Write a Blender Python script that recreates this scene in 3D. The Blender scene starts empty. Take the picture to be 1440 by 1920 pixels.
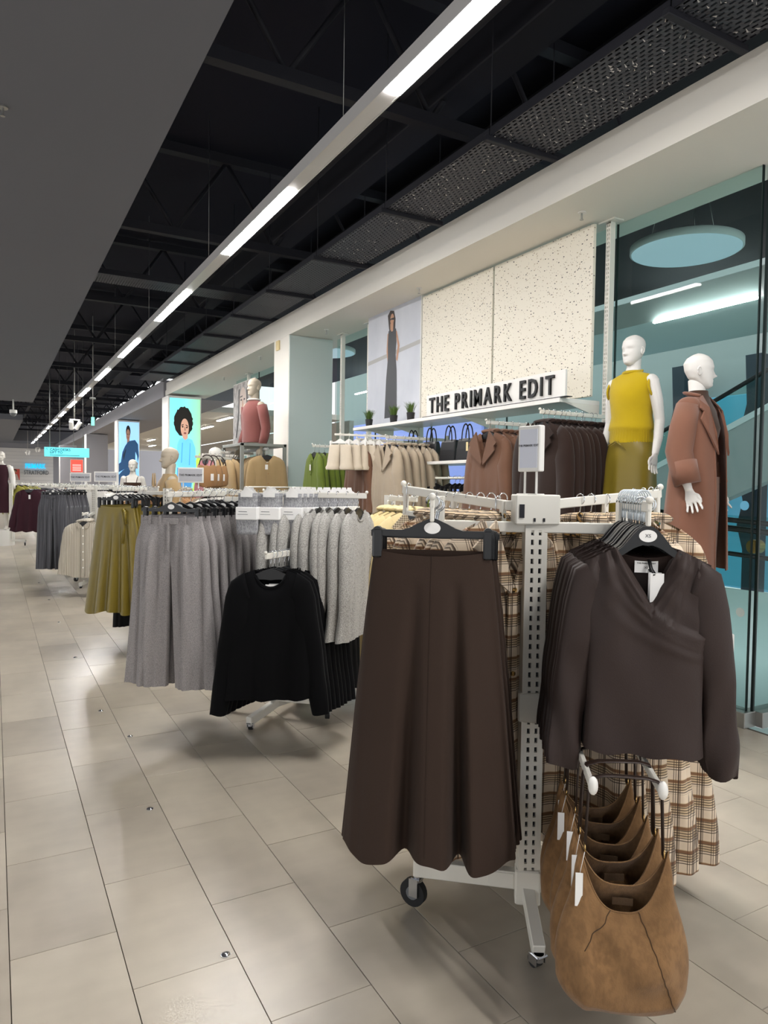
import bpy, math, random
import numpy as np
from mathutils import Matrix, Vector

# ---------------------------------------------------------------- camera, world, exposure
SC = bpy.context.scene
COL = SC.collection
F, CX, CY = 1325.0, 720.0, 960.0            # focal length and centre for a 1440 x 1920 frame
H = 1.5                                     # eye height
YAW, PITCH, ROLL = 28.928, 2.065, 0.80
_y, _p, _r = (math.radians(a) for a in (YAW, PITCH, ROLL))
FW = Vector((math.sin(_y)*math.cos(_p), math.cos(_y)*math.cos(_p), -math.sin(_p)))
_rt = Vector((math.cos(_y), -math.sin(_y), 0))
_up = _rt.cross(FW)
RT = _rt*math.cos(_r) + _up*math.sin(_r)
UP = _up*math.cos(_r) - _rt*math.sin(_r)
EYE = Vector((0, 0, H))
cam = bpy.data.cameras.new('camera')
cam.sensor_fit = 'VERTICAL'; cam.sensor_height = 24.0; cam.lens = F/1920*24.0
cam.clip_start = 0.05; cam.clip_end = 300
co = bpy.data.objects.new('camera', cam); COL.objects.link(co)
co.matrix_world = Matrix(((RT.x, UP.x, -FW.x, EYE.x), (RT.y, UP.y, -FW.y, EYE.y), (RT.z, UP.z, -FW.z, EYE.z), (0, 0, 0, 1)))
SC.camera = co

world = bpy.data.worlds.new('world'); SC.world = world; world.use_nodes = True
world.node_tree.nodes['Background'].inputs[0].default_value = (0.96, 0.98, 1.0, 1)
world.node_tree.nodes['Background'].inputs[1].default_value = 1.5
SC.view_settings.view_transform = 'Standard'; SC.view_settings.look = 'None'
SC.view_settings.gamma = 1.0; SC.view_settings.use_curve_mapping = False
SC.view_settings.exposure = 0.0
SC.cycles.use_denoising = True; SC.cycles.adaptive_threshold = .03
SC.cycles.max_bounces = 6; SC.cycles.diffuse_bounces = 3; SC.cycles.glossy_bounces = 2
SC.cycles.transparent_max_bounces = 12; SC.cycles.caustics_reflective = False; SC.cycles.caustics_refractive = False
STRIP_POWER = 165.0

def ray(px, py): return FW + RT*((px-CX)/F) - UP*((py-CY)/F)
def oX(px, py, X): v = ray(px, py); return EYE + v*(X/v.x)
def oY(px, py, Y): v = ray(px, py); return EYE + v*(Y/v.y)
def oZ(px, py, Z): v = ray(px, py); return EYE + v*((Z-H)/v.z)
def oD(px, py, D): return EYE + ray(px, py)*D
def depth(P): return (Vector(P)-EYE).dot(FW)
def proj(P):
    d = Vector(P)-EYE; z = d.dot(FW)
    return (CX+F*d.dot(RT)/z, CY-F*d.dot(UP)/z)

# ---------------------------------------------------------------- materials
def lin(h):
    if isinstance(h, str):
        c = [int(h[i:i+2], 16)/255 for i in (0, 2, 4)]
    else: c = [v/255 for v in h]
    return tuple(v/12.92 if v <= .04045 else ((v+.055)/1.055)**2.4 for v in c) + (1,)
def mat(name, col, rough=.6, metal=0., spec=.5, sheen=0., coat=0., em=None, es=0.):
    m = bpy.data.materials.new(name); m.use_nodes = True
    b = m.node_tree.nodes['Principled BSDF']
    b.inputs['Base Color'].default_value = lin(col); b.inputs['Roughness'].default_value = rough
    b.inputs['Metallic'].default_value = metal; b.inputs['Specular IOR Level'].default_value = spec
    if sheen: b.inputs['Sheen Weight'].default_value = sheen; b.inputs['Sheen Roughness'].default_value = .5
    if coat: b.inputs['Coat Weight'].default_value = coat
    if em: b.inputs['Emission Color'].default_value = lin(em); b.inputs['Emission Strength'].default_value = es
    return m
class NT:
    def __init__(s, m): s.t = m.node_tree; s.b = s.t.nodes['Principled BSDF']
    def n(s, kind, **kw):
        x = s.t.nodes.new(kind)
        for k, v in kw.items():
            if k.startswith('i_'): x.inputs[k[2:].replace('_', ' ')].default_value = v
            else: setattr(x, k, v)
        return x
    def l(s, a, b): s.t.links.new(a, b)
    def math(s, op, a, b=None, c=None):
        x = s.n('ShaderNodeMath', operation=op)
        for i, v in enumerate((a, b, c)):
            if v is None: continue
            if isinstance(v, (int, float)): x.inputs[i].default_value = v
            else: s.l(v, x.inputs[i])
        return x.outputs[0]
    def mix(s, fac, a, b):
        x = s.n('ShaderNodeMix', data_type='RGBA')
        for i, v in ((0, fac), (6, a), (7, b)):
            if isinstance(v, (int, float, tuple)): x.inputs[i].default_value = v
            else: s.l(v, x.inputs[i])
        return x.outputs[2]
    def ramp(s, fac, stops, interp='LINEAR'):
        r = s.n('ShaderNodeValToRGB'); r.color_ramp.interpolation = interp
        e = r.color_ramp.elements
        while len(e) < len(stops): e.new(.5)
        for k, (p, c) in zip(e, stops): k.position = p; k.color = c if len(c) == 4 else tuple(c)+(1,)
        s.l(fac, r.inputs[0]); return r.outputs[0]
    def coords(s, which='Object'): return s.n('ShaderNodeTexCoord').outputs[which]
    def noise(s, vec, scale, detail=2., rough=.5):
        x = s.n('ShaderNodeTexNoise'); x.inputs['Scale'].default_value = scale
        x.inputs['Detail'].default_value = detail; x.inputs['Roughness'].default_value = rough
        if vec is not None: s.l(vec, x.inputs['Vector'])
        return x.outputs['Fac']
    def bump(s, h, strength, dist=.01):
        x = s.n('ShaderNodeBump'); x.inputs['Strength'].default_value = strength; x.inputs['Distance'].default_value = dist
        s.l(h, x.inputs['Height']); s.l(x.outputs[0], s.b.inputs['Normal'])
    def scalev(s, vec, sc):
        x = s.n('ShaderNodeVectorMath', operation='MULTIPLY'); s.l(vec, x.inputs[0]); x.inputs[1].default_value = sc; return x.outputs[0]
def fabric(name, col, rough=.85, sheen=.15, weave=600., bump=.25, vary=.10, mottle=None, spec=.25):
    """cloth: base colour with fine weave relief and a slight per-piece tint"""
    m = mat(name, col, rough, spec=spec, sheen=sheen); t = NT(m)
    c = t.coords()
    big = t.noise(c, 7., 3.)
    fine = t.noise(t.scalev(c, (1, 1, .35)), weave, 1.)
    base = lin(col)
    dark = tuple(v*(1-vary) for v in base[:3])+(1,); lite = tuple(min(1, v*(1+vary)) for v in base[:3])+(1,)
    cc = t.mix(big, dark, lite)
    if mottle:
        sp = t.noise(t.scalev(c, (1, 1, .5)), mottle[1], 2., .7)
        f = t.ramp(sp, [(.42, (0, 0, 0)), (.62, (1, 1, 1))])
        cc = t.mix(f, cc, lin(mottle[0]))
    t.l(cc, t.b.inputs['Base Color'])
    t.bump(fine, bump, .002)
    return m
def stripes(name, base, line, period, width, axis=0, rough=.85):
    m = mat(name, base, rough, spec=.25, sheen=.1); t = NT(m)
    x = t.n('ShaderNodeSeparateXYZ'); t.l(t.coords(), x.inputs[0])
    f = t.math('FRACT', t.math('DIVIDE', x.outputs[axis], period))
    k = t.math('LESS_THAN', f, width)
    t.l(t.mix(k, lin(base), lin(line)), t.b.inputs['Base Color'])
    return m
def plaid(name):
    m = mat(name, 'd9c3a2', .9, spec=.2, sheen=.2); t = NT(m)
    x = t.n('ShaderNodeSeparateXYZ'); t.l(t.coords(), x.inputs[0])
    def band(src, per, ph, w, soft=.0):
        f = t.math('FRACT', t.math('ADD', t.math('DIVIDE', src, per), ph))
        return t.math('LESS_THAN', f, w)
    X, Z = x.outputs[0], x.outputs[2]
    X = t.math('ADD', X, t.math('MULTIPLY', x.outputs[1], .6))
    col = t.mix(band(Z, .078, .0, .50), lin('d9c6ae'), lin('c9b190'))
    # fine dark cross-lines inside half of each repeat
    fz = t.math('MULTIPLY', band(Z, .0085, 0., .40), band(Z, .078, .15, .50))
    col = t.mix(t.math('MULTIPLY', fz, .85), col, lin('3a2d24'))
    fx = t.math('MULTIPLY', band(X, .0085, 0., .40), band(X, .062, .1, .55))
    col = t.mix(t.math('MULTIPLY', fx, .75), col, lin('44342a'))
    bz = band(Z, .078, .66, .13); col = t.mix(t.math('MULTIPLY', bz, .85), col, lin('6b4428'))
    bx = band(X, .062, .74, .10); col = t.mix(t.math('MULTIPLY', bx, .7), col, lin('3a2a20'))
    t.l(col, t.b.inputs['Base Color'])
    t.bump(t.noise(t.coords(), 500., 1.), .3, .002)
    return m
def gingham(name, a, b, per):
    m = mat(name, a, .9, spec=.2); t = NT(m)
    x = t.n('ShaderNodeSeparateXYZ'); t.l(t.coords(), x.inputs[0])
    fx = t.math('LESS_THAN', t.math('FRACT', t.math('DIVIDE', x.outputs[0], per)), .5)
    fz = t.math('LESS_THAN', t.math('FRACT', t.math('DIVIDE', x.outputs[2], per)), .5)
    k = t.math('MULTIPLY', t.math('ADD', fx, fz), .5)
    t.l(t.mix(k, lin(a), lin(b)), t.b.inputs['Base Color']); return m
def emis(name, col, s, base=None):
    return mat(name, base or col, .5, em=col, es=s)

M = {}
M['white_metal'] = mat('white powder coat', 'e4e0d6', .38, spec=.45)
M['white_gloss'] = mat('white painted panel', 'e9e6e0', .35)
M['chrome'] = mat('chrome', 'd8dade', .18, metal=1.)
M['steel'] = mat('brushed steel', 'a9a8a4', .35, metal=.9)
M['black_plastic'] = mat('black plastic', '121214', .32, spec=.5)
M['rubber'] = mat('black rubber', '1b1b1c', .7)
M['grey_plastic'] = mat('grey plastic', '6f7173', .4)
M['tag_white'] = mat('white card', 'f3f1ee', .6)
M['ink'] = mat('black ink', '0c0c0d', .5)
M['ink_grey'] = mat('grey ink', '55565a', .5)
M['clear_plastic'] = mat('clear hook plastic', 'cfd6da', .15, spec=.6)
M['choc'] = fabric('chocolate brown skirt cloth', '35271f', .8, .04, vary=.05)
M['blouse'] = fabric('dark brown jersey', '30231f', .6, .03, vary=.05, spec=.35)
M['plaid'] = plaid('cream brown plaid wool')
M['grey_tr'] = fabric('warm grey suiting', 'a19b9a', .9, .1, mottle=('848080', 330.), vary=.05)
M['black_knit'] = fabric('black knit', '08080a', .9, .04, vary=.05, spec=.1)
M['grey_knit'] = fabric('flecked light grey knit', 'b7b4ae', .95, .2, mottle=('807d79', 300.), vary=.06)
M['olive_satin'] = fabric('olive gold satin', '7b6a22', .34, .0, weave=900., bump=.05, vary=.08, spec=.5)
M['dkgrey_tr'] = stripes('charcoal pinstripe', '55555a', '6f6f74', .035, .10)
M['shirt'] = stripes('cream striped cotton', 'cbc3b4', '8a8272', .02, .3)
M['burgundy'] = fabric('burgundy jersey', '35131f', .75, .1)
M['cream_jkt'] = fabric('pale yellow cotton', 'e3cf9d', .9, .1)
M['gingham'] = gingham('brown gingham lining', 'd8c8ac', '3b2b20', .012)
M['camel'] = fabric('camel knit', 'a98f68', .92, .2)
M['green_jkt'] = fabric('moss green cloth', '64742a', .85, .1)
M['cream_knit'] = fabric('cream boucle', 'c9bca8', .95, .2, bump=.6, weave=260.)
M['brown_coat'] = fabric('rust brown wool', '6b4b39', .92, .2)
M['beige_coat'] = fabric('beige wool', 'ab9b86', .92, .2)
M['dkbrown_coat'] = fabric('very dark brown wool', '291a14', .92, .15)
M['sage'] = fabric('sage green pleats', '8d9a45', .8, .1)
M['black_cloth'] = fabric('black cloth', '141416', .85, .1)
M['khaki'] = fabric('khaki drill', 'a3916a', .85, .1)
M['pink'] = fabric('dusty pink knit', 'b0747a', .92, .2)
M['rose'] = fabric('terracotta rose knit', '7d4a45', .92, .2)
M['puffer'] = fabric('olive puffer nylon', '8b8636', .5, .0)
M['white_cloth'] = fabric('white cotton', 'e6e3dc', .9, .1)
M['tan_cloth'] = fabric('tan cloth', 'a77f58', .9, .2)
M['suede'] = fabric('tan suede', '8a6845', .97, .15, weave=420., bump=.5, vary=.26, mottle=('7a5b3c', 40.))
M['suede_dark'] = fabric('dark suede lining', '4f3b28', .96, .1, weave=420.)
M['strap'] = mat('dark brown leather', '2c1d15', .45)
M['gold'] = mat('brass ring', 'c7a36a', .25, metal=1.)
M['black_leather'] = mat('black pebbled leather', '17171a', .42)
M['mannequin'] = mat('matte white mannequin', 'd9d6d1', .5)
M['mannequin_grey'] = mat('stone grey mannequin', 'b5a996', .55)
M['mannequin_far'] = mat('pale mannequin', 'd8d2c8', .55)
M['yellow_knit'] = fabric('mustard yellow knit', 'b89d12', .95, .2, weave=350., bump=.6)
M['brown_knit'] = fabric('dark brown ribbed knit', '3f2a1e', .9, .2)
M['taupe'] = fabric('taupe suiting', '7f675b', .85, .1)
M['coat_rust'] = fabric('terracotta wool coat', '7c5544', .92, .2, vary=.06)
M['black_paint'] = mat('black painted steel', '15151f', .7)  # also backs the punched slots, standing in for the shade inside them
M['dark_void'] = mat('dark ceiling paint', '0f0e20', .9)
M['ceil_grey'] = mat('grey ceiling board', '67686e', .9)
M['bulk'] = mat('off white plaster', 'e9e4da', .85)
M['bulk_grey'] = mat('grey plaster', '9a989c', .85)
M['col_face'] = mat('back painted glass cladding', 'c6d0cc', .18, spec=.5)
M['frame_grey'] = mat('grey metal frame', '8f918b', .45, metal=.2)
M['foliage'] = mat('grass green', '4f6a24', .6)
M['pot'] = mat('black pot', '161617', .5)
M['sock'] = fabric('grey marl sock', 'a9a9ab', .95, .2, mottle=('86868a', 160.))
M['tortoise'] = mat('tortoiseshell clip', '3a2814', .25)
m = M['tortoise']; t = NT(m); t.l(t.mix(t.ramp(t.noise(t.coords(), 90., 2.), [(.45, (0, 0, 0)), (.55, (1, 1, 1))]), lin('c39a5c'), lin('22170e')), t.b.inputs['Base Color'])
# knit ribs on the vest
m = M['yellow_knit']; t = NT(m)
x = t.n('ShaderNodeSeparateXYZ'); t.l(t.coords(), x.inputs[0])
# terrazzo wall panels
m = mat('speckled terrazzo board', 'e6dfcf', .6); M['terrazzo'] = m; t = NT(m)
def chips(t, sc, th, rnd):
    v = t.n('ShaderNodeTexVoronoi', feature='F1'); v.inputs['Scale'].default_value = sc; v.inputs['Randomness'].default_value = 1.
    mp = t.n('ShaderNodeVectorMath', operation='MULTIPLY'); t.l(t.coords(), mp.inputs[0]); mp.inputs[1].default_value = rnd
    t.l(mp.outputs[0], v.inputs['Vector'])
    return t.math('LESS_THAN', v.outputs['Distance'], th), v.outputs['Color']
k1, c1 = chips(t, 24., .19, (1, 1, 1.9)); k2, c2 = chips(t, 36., .15, (1, 2.0, 1))
s1 = t.n('ShaderNodeSeparateColor'); t.l(c1, s1.inputs[0]); s2 = t.n('ShaderNodeSeparateColor'); t.l(c2, s2.inputs[0])
k1 = t.math('MULTIPLY', k1, t.math('GREATER_THAN', s1.outputs[0], .45)); k2 = t.math('MULTIPLY', k2, t.math('GREATER_THAN', s2.outputs[0], .4))
cc = t.mix(k1, lin('e6dfcf'), t.ramp(s1.outputs[1], [(0, lin('3b3633')), (.5, lin('a89880')), (1, lin('4a4a4c'))], 'CONSTANT'))
t.l(t.mix(k2, cc, lin('8d7d68')), t.b.inputs['Base Color'])
# floor tiles
m = mat('stone look floor tile', 'b5ab9c', .28, spec=.55); M['tile'] = m; t = NT(m)
g = t.n('ShaderNodeNewGeometry').outputs['Position']
oi = t.n('ShaderNodeObjectInfo').outputs['Random']
n1 = t.noise(t.scalev(g, (1., .5, 1)), 3.0, 3., .55); n2 = t.noise(t.scalev(g, (.6, 1.5, 1)), 7., 2., .5); n3 = t.noise(g, 260., 2.)
f = t.math('ADD', t.math('MULTIPLY', n1, .75), t.math('ADD', t.math('MULTIPLY', n2, .3), t.math('MULTIPLY', oi, .25)))
fm = t.n('ShaderNodeMapRange'); fm.inputs[1].default_value = .36; fm.inputs[2].default_value = .95; t.l(f, fm.inputs[0])
t.l(t.mix(fm.outputs[0], lin('a2988a'), lin('cbc0ae')), t.b.inputs['Base Color'])
rm = t.n('ShaderNodeMapRange'); rm.inputs[1].default_value = .3; rm.inputs[2].default_value = .7; rm.inputs[3].default_value = .282; rm.inputs[4].default_value = .33; t.l(n2, rm.inputs[0]); t.l(rm.outputs[0], t.b.inputs['Roughness'])
t.bump(n3, .04, .001)
M['joint'] = mat('dark tile joint', '5a544c', .9)
# perforated tray
m = mat('perforated black steel', '45454c', .55, metal=.2); M['perf'] = m; t = NT(m)
x = t.n('ShaderNodeSeparateXYZ'); t.l(t.coords(), x.inputs[0])
row_ = t.math('FLOOR', t.math('DIVIDE', x.outputs[0], .031))
fx = t.math('FRACT', t.math('DIVIDE', x.outputs[0], .031))
fy = t.math('FRACT', t.math('ADD', t.math('DIVIDE', x.outputs[1], .052), t.math('MULTIPLY', row_, .5)))
hole = t.math('MULTIPLY', t.math('LESS_THAN', t.math('ABSOLUTE', t.math('SUBTRACT', fx, .5)), .22), t.math('LESS_THAN', t.math('ABSOLUTE', t.math('SUBTRACT', fy, .5)), .32))
tr = t.n('ShaderNodeBsdfTransparent'); ms = t.n('ShaderNodeMixShader')
t.l(hole, ms.inputs[0]); t.l(t.b.outputs[0], ms.inputs[1]); t.l(tr.outputs[0], ms.inputs[2])
t.l(ms.outputs[0], t.t.nodes['Material Output'].inputs[0])
M['flake'] = mat('pale flaking dust', 'b9b4ae', .9)
# glass: tinted see-through with a fresnel mirror
def glass(name, tint):
    m = bpy.data.materials.new(name); m.use_nodes = True; t = NT(m)
    tr = t.n('ShaderNodeBsdfTransparent'); tr.inputs[0].default_value = tint
    gl = t.n('ShaderNodeBsdfGlossy'); gl.inputs['Roughness'].default_value = .02
    fr = t.n('ShaderNodeFresnel'); fr.inputs[0].default_value = 1.22
    bf = t.math('MULTIPLY', fr.outputs[0], t.math('SUBTRACT', 1., t.n('ShaderNodeNewGeometry').outputs['Backfacing']))
    ms = t.n('ShaderNodeMixShader'); t.l(bf, ms.inputs[0]); t.l(tr.outputs[0], ms.inputs[1]); t.l(gl.outputs[0], ms.inputs[2])
    t.l(ms.outputs[0], t.t.nodes['Material Output'].inputs[0]); return m
M['glass'] = glass('pale green glass', (.84, .93, .92, 1))
M['glass_edge'] = mat('dark glass joint', '10201f', .3)
M['lamp'] = emis('lit diffuser', 'fffdfb', STRIP_POWER)

# ---------------------------------------------------------------- mesh helpers
rng = random.Random(7); nrng = np.random.default_rng(7)
class MB:
    def __init__(s): s.v = []; s.f = []; s.mi = []; s.sm = []
    def add(s, vs, fs, mi=0, sm=True):
        o = len(s.v); s.v.extend([tuple(float(c) for c in p) for p in vs])
        for f in fs: s.f.append(tuple(i+o for i in f)); s.mi.append(mi); s.sm.append(sm)
        return s
    def merge(s, o, mi=None, M4=None):
        b = len(s.v)
        s.v.extend(o.v if M4 is None else [tuple(M4 @ Vector(p)) for p in o.v])
        for f, a, k in zip(o.f, o.mi, o.sm): s.f.append(tuple(i+b for i in f)); s.mi.append(a if mi is None else mi); s.sm.append(k)
        return s
    def box(s, c, d, mi=0, ch=0., rz=0.):
        hx, hy, hz = d[0]/2, d[1]/2, d[2]/2
        ca, sa = math.cos(rz), math.sin(rz)
        if ch <= 0:
            vs = [(a*hx, b*hy, e*hz) for e in (-1, 1) for a, b in ((-1, -1), (1, -1), (1, 1), (-1, 1))]
            fs = [(3, 2, 1, 0), (4, 5, 6, 7), (0, 1, 5, 4), (1, 2, 6, 5), (2, 3, 7, 6), (3, 0, 4, 7)]
        else:
            ch = min(ch, hx*.9, hy*.9, hz*.9)
            ring = lambda z, k: [(x*1., y*1., z) for x, y in ((-hx+k+ch, -hy+k), (hx-k-ch, -hy+k), (hx-k, -hy+k+ch), (hx-k, hy-k-ch), (hx-k-ch, hy-k), (-hx+k+ch, hy-k), (-hx+k, hy-k-ch), (-hx+k, -hy+k+ch))]
            vs = ring(-hz, ch*.7)+ring(-hz+ch, 0)+ring(hz-ch, 0)+ring(hz, ch*.7)
            fs = [tuple(range(7, -1, -1)), tuple(range(24, 32))]
            for k in range(3):
                for i in range(8): j = (i+1) % 8; fs.append((k*8+i, k*8+j, (k+1)*8+j, (k+1)*8+i))
        s.add([(c[0]+x*ca-y*sa, c[1]+x*sa+y*ca, c[2]+z) for x, y, z in vs], fs, mi, False); return s
    def loft(s, rings, mi=0, closed=True, cap0=False, cap1=False, sm=True):
        n = len(rings[0]); vs = [p for r in rings for p in r]; fs = []
        for k in range(len(rings)-1):
            for i in range(n if closed else n-1):
                j = (i+1) % n; fs.append((k*n+i, k*n+j, (k+1)*n+j, (k+1)*n+i))
        if cap0: fs.append(tuple(range(n-1, -1, -1)))
        if cap1: fs.append(tuple(range((len(rings)-1)*n, len(rings)*n)))
        s.add(vs, fs, mi, sm); return s
    def tube(s, pts, r, n=8, mi=0, ry=None, cap=True, up=None):
        pts = [Vector(p) for p in pts]; m = len(pts)
        rs = r if hasattr(r, '__len__') else [r]*m
        rys = ry if hasattr(ry, '__len__') else ([ry]*m if ry is not None else rs)
        rings = []; prev = None
        for i, p in enumerate(pts):
            d = (pts[min(i+1, m-1)]-pts[max(i-1, 0)])
            if d.length < 1e-9: d = Vector((0, 0, 1))
            d.normalize()
            if prev is None:
                a = Vector(up) if up is not None else (Vector((0, 0, 1)) if abs(d.z) < .9 else Vector((1, 0, 0)))
            else: a = prev
            u = (a-d*a.dot(d))
            if u.length < 1e-6: u = d.orthogonal()
            u.normalize(); w = d.cross(u); prev = u
            rings.append([tuple(p+u*(math.cos(2*math.pi*k/n)*rs[i])+w*(math.sin(2*math.pi*k/n)*rys[i])) for k in range(n)])
        return s.loft(rings, mi, True, cap, cap)
    def cyl(s, c, r, h, n=20, mi=0, axis='z', r2=None, sm=True):
        r2 = r if r2 is None else r2
        def pt(a, rr, z):
            x, y = rr*math.cos(a), rr*math.sin(a)
            return {'z': (c[0]+x, c[1]+y, c[2]+z), 'x': (c[0]+z, c[1]+x, c[2]+y), 'y': (c[0]+y, c[1]+z, c[2]+x)}[axis]
        A = [2*math.pi*k/n for k in range(n)]
        b, tt = [pt(a, r, -h/2) for a in A], [pt(a, r2, h/2) for a in A]
        s.loft([b, tt], mi, True, False, False, sm)
        s.add(b, [tuple(range(n-1, -1, -1))], mi, False); s.add(tt, [tuple(range(n))], mi, False); return s
    def ball(s, c, r, n=12, m=8, mi=0):
        if not hasattr(r, '__len__'): r = (r, r, r)
        rings = []
        for k in range(m+1):
            th = math.pi*k/m
            rings.append([(c[0]+r[0]*math.sin(th)*math.cos(2*math.pi*i/n), c[1]+r[1]*math.sin(th)*math.sin(2*math.pi*i/n), c[2]-r[2]*math.cos(th)) for i in range(n)])
        return s.loft(rings, mi)
    def prism(s, poly, y0, y1, mi=0, plane='xz'):
        f = (lambda a, b, c: (a, c, b)) if plane == 'xz' else ((lambda a, b, c: (c, a, b)) if plane == 'yz' else (lambda a, b, c: (a, b, c)))
        n = len(poly)
        vs = [f(a, b, y0) for a, b in poly]+[f(a, b, y1) for a, b in poly]
        fs = [tuple(range(n)), tuple(range(2*n-1, n-1, -1))]+[(i, n+i, n+(i+1) % n, (i+1) % n) for i in range(n)]
        s.add(vs, fs, mi, False); return s
    def mesh(s, name, mats):
        me = bpy.data.meshes.new(name); me.from_pydata(s.v, [], s.f)
        if not isinstance(mats, (list, tuple)): mats = [mats]
        for k in mats: me.materials.append(M[k] if isinstance(k, str) else k)
        me.polygons.foreach_set('material_index', s.mi); me.polygons.foreach_set('use_smooth', s.sm)
        me.update(); return me
    def build(s, name, mats, parent=None):
        return link(name, s.mesh(name, mats), parent)
def link(name, me, parent=None, mw=None):
    o = bpy.data.objects.new(name, me); COL.objects.link(o)
    if parent is not None: o.parent = parent
    if mw is not None: o.matrix_local = mw
    return o
def tag(o, label, cat, group=None):
    o['label'] = label; o['category'] = cat
    if group: o['group'] = group
    return o
def struct(o, label=None, cat=None):
    o['kind'] = 'structure'
    if label: o['label'] = label
    if cat: o['category'] = cat
    return o
def thing(name, label, cat, loc=(0, 0, 0), rz=0., group=None):
    o = bpy.data.objects.new(name, None); o.empty_display_size = .05; COL.objects.link(o)
    o.location = loc; o.rotation_euler = (0, 0, rz); return tag(o, label, cat, group)
KIDS = {}
def kids(o): return list(o.children)
def copy_tree(o, parent=None):
    c = o.copy(); COL.objects.link(c)
    if parent is not None: c.parent = parent
    for k in list(o.children): copy_tree(k, c)
    return c
def facing(n): return math.atan2(n[0], -n[1])
_tx = {}
def text_mesh(s, size, ext=0., bold=0., mk='ink', align='CENTER', sx=1.):
    key = (s, size, ext, bold, mk, align, sx)
    if key in _tx: return _tx[key]
    cu = bpy.data.curves.new('text', 'FONT'); cu.body = s; cu.size = size; cu.extrude = ext; cu.offset = bold
    cu.align_x = align; cu.align_y = 'CENTER'; cu.resolution_u = 3
    ob = bpy.data.objects.new('text', cu); COL.objects.link(ob)
    bpy.context.view_layer.update()
    dg = bpy.context.evaluated_depsgraph_get()
    me = bpy.data.meshes.new_from_object(ob.evaluated_get(dg))
    bpy.data.objects.remove(ob); bpy.data.curves.remove(cu)
    me.materials.clear(); me.materials.append(M[mk])
    if sx != 1.: me.transform(Matrix.Diagonal((sx, 1, 1, 1)))
    _tx[key] = me; return me
def face_matrix(loc, n):
    n = Vector(n).normalized(); x = Vector((0, 0, 1)).cross(n).normalized(); y = n.cross(x)
    return Matrix(((x.x, y.x, n.x, loc[0]), (x.y, y.y, n.y, loc[1]), (x.z, y.z, n.z, loc[2]), (0, 0, 0, 1)))
def put_text(name, s, size, loc, n, parent=None, ext=0.0006, bold=0., mk='ink', align='CENTER', sx=1.):
    return link(name, text_mesh(s, size, ext, bold, mk, align, sx), parent, face_matrix(loc, n))
# ================================================================ the setting
GX, GY, ZS = 4.20, 2.78, 3.53               # glass line, its near corner, soffit height
YE = 50.0                                   # far wall
XF = 3.52                                   # bulkhead face
TW, TL = .3175, .6205; TX0, TY0 = .036, 2.447
# ---- floor: slab with tiles as parts
fl = MB().box((.0, 22., -.03), (10.4, 60., .05)).build('floor', 'joint')
fl.location = (-1., 0, 0)
struct(fl, 'beige stone look tiled shop floor', 'floor')
tiles = []
for k in range(-20, 14):
    x = TX0+(k+.5)*TW
    for j in range(-9, 78):
        y = TY0+(j+.5)*TL+(0 if k % 2 == 0 else TL/2)
        if x+TW/2 > GX+.15 or y > YE: continue
        d = depth((x, y, 0)); vis = 0.
        if d > .6:
            q = proj((x, y, 0))
            if -120 < q[0] < 1560 and 900 < q[1] < 2080: vis = 1./(d*d*(1+.35*d))
            if vis and x > 1.75 and y > 3.2 and x < 3.6: vis *= .25        # under the racks
        tiles.append((vis, x, y))
tiles.sort(reverse=True)
g = .0013
tm = MB().box((0, 0, -.003), (TW-g*2, TL-g*2, .006), 0, .0008).mesh('tile', 'tile')
for v, x, y in tiles[:300]:
    o = link('tile', tm, fl); o.location = (x+1., y, 0)
rest = MB()
for v, x, y in tiles[300:]:
    a, b = TW/2-g, TL/2-g; x += 1.
    rest.add([(x-a, y-b, 0), (x+a, y-b, 0), (x+a, y+b, 0), (x-a, y+b, 0), (x-a, y-b, -.006), (x+a, y-b, -.006), (x+a, y+b, -.006), (x-a, y+b, -.006)],
             [(0, 1, 2, 3), (0, 4, 5, 1), (1, 5, 6, 2), (2, 6, 7, 3), (3, 7, 4, 0)], 0, False)
r_ = rest.build('tile_field', 'tile', fl); r_['kind'] = 'stuff'
# domed metal studs set in the floor along one joint
studs = [(423, 1791), (281, 1517), (189, 1333), (141, 1233), (111, 1167), (92, 1125), (244, 1381), (73, 1093)]
for i, (a, b) in enumerate(studs):
    p = oZ(a, b, 0.)
    s = MB(); s.cyl((0, 0, .0015), .0155, .003, 20)
    s.loft([[(.0145*math.cos(t_)*c_, .0145*math.sin(t_)*c_, .003+.0045*h_) for t_ in [2*math.pi*q/20 for q in range(20)]] for c_, h_ in ((1, 0), (.8, .55), (.5, .85), (.15, 1))])
    o = s.build('floor_stud', 'chrome'); o.location = p
    tag(o, 'small domed steel stud in the aisle floor, %s from the camera' % ['nearest', 'second', 'fourth', 'fifth', 'sixth', 'seventh', 'third', 'eighth'][i] if i != 6 else 'small steel stud between two others just left of the rack shadow', 'stud', 'steel studs in the aisle floor')
o['label'] = 'farthest small steel stud in the aisle floor, beyond the rack of trousers'
# ---- ceilings
c = MB().box((-.2, 22., 5.3), (11., 60., .1)).build('ceiling', 'dark_void'); struct(c, 'dark painted ceiling deck above the services', 'ceiling')
def board(x0, x1, y0, y1, z, th, label):
    o = MB().box(((x0+x1)/2, (y0+y1)/2, z+th/2), (x1-x0, y1-y0, th)).build('ceiling', 'ceil_grey'); struct(o, label, 'ceiling')
board(-6., .99, -6., 22.5, 3.75, .2, 'grey suspended ceiling board along the left of the aisle')
board(-6., .95, 29.2, 47., 3.75, .2, 'farther grey suspended ceiling board at the far left')
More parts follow.
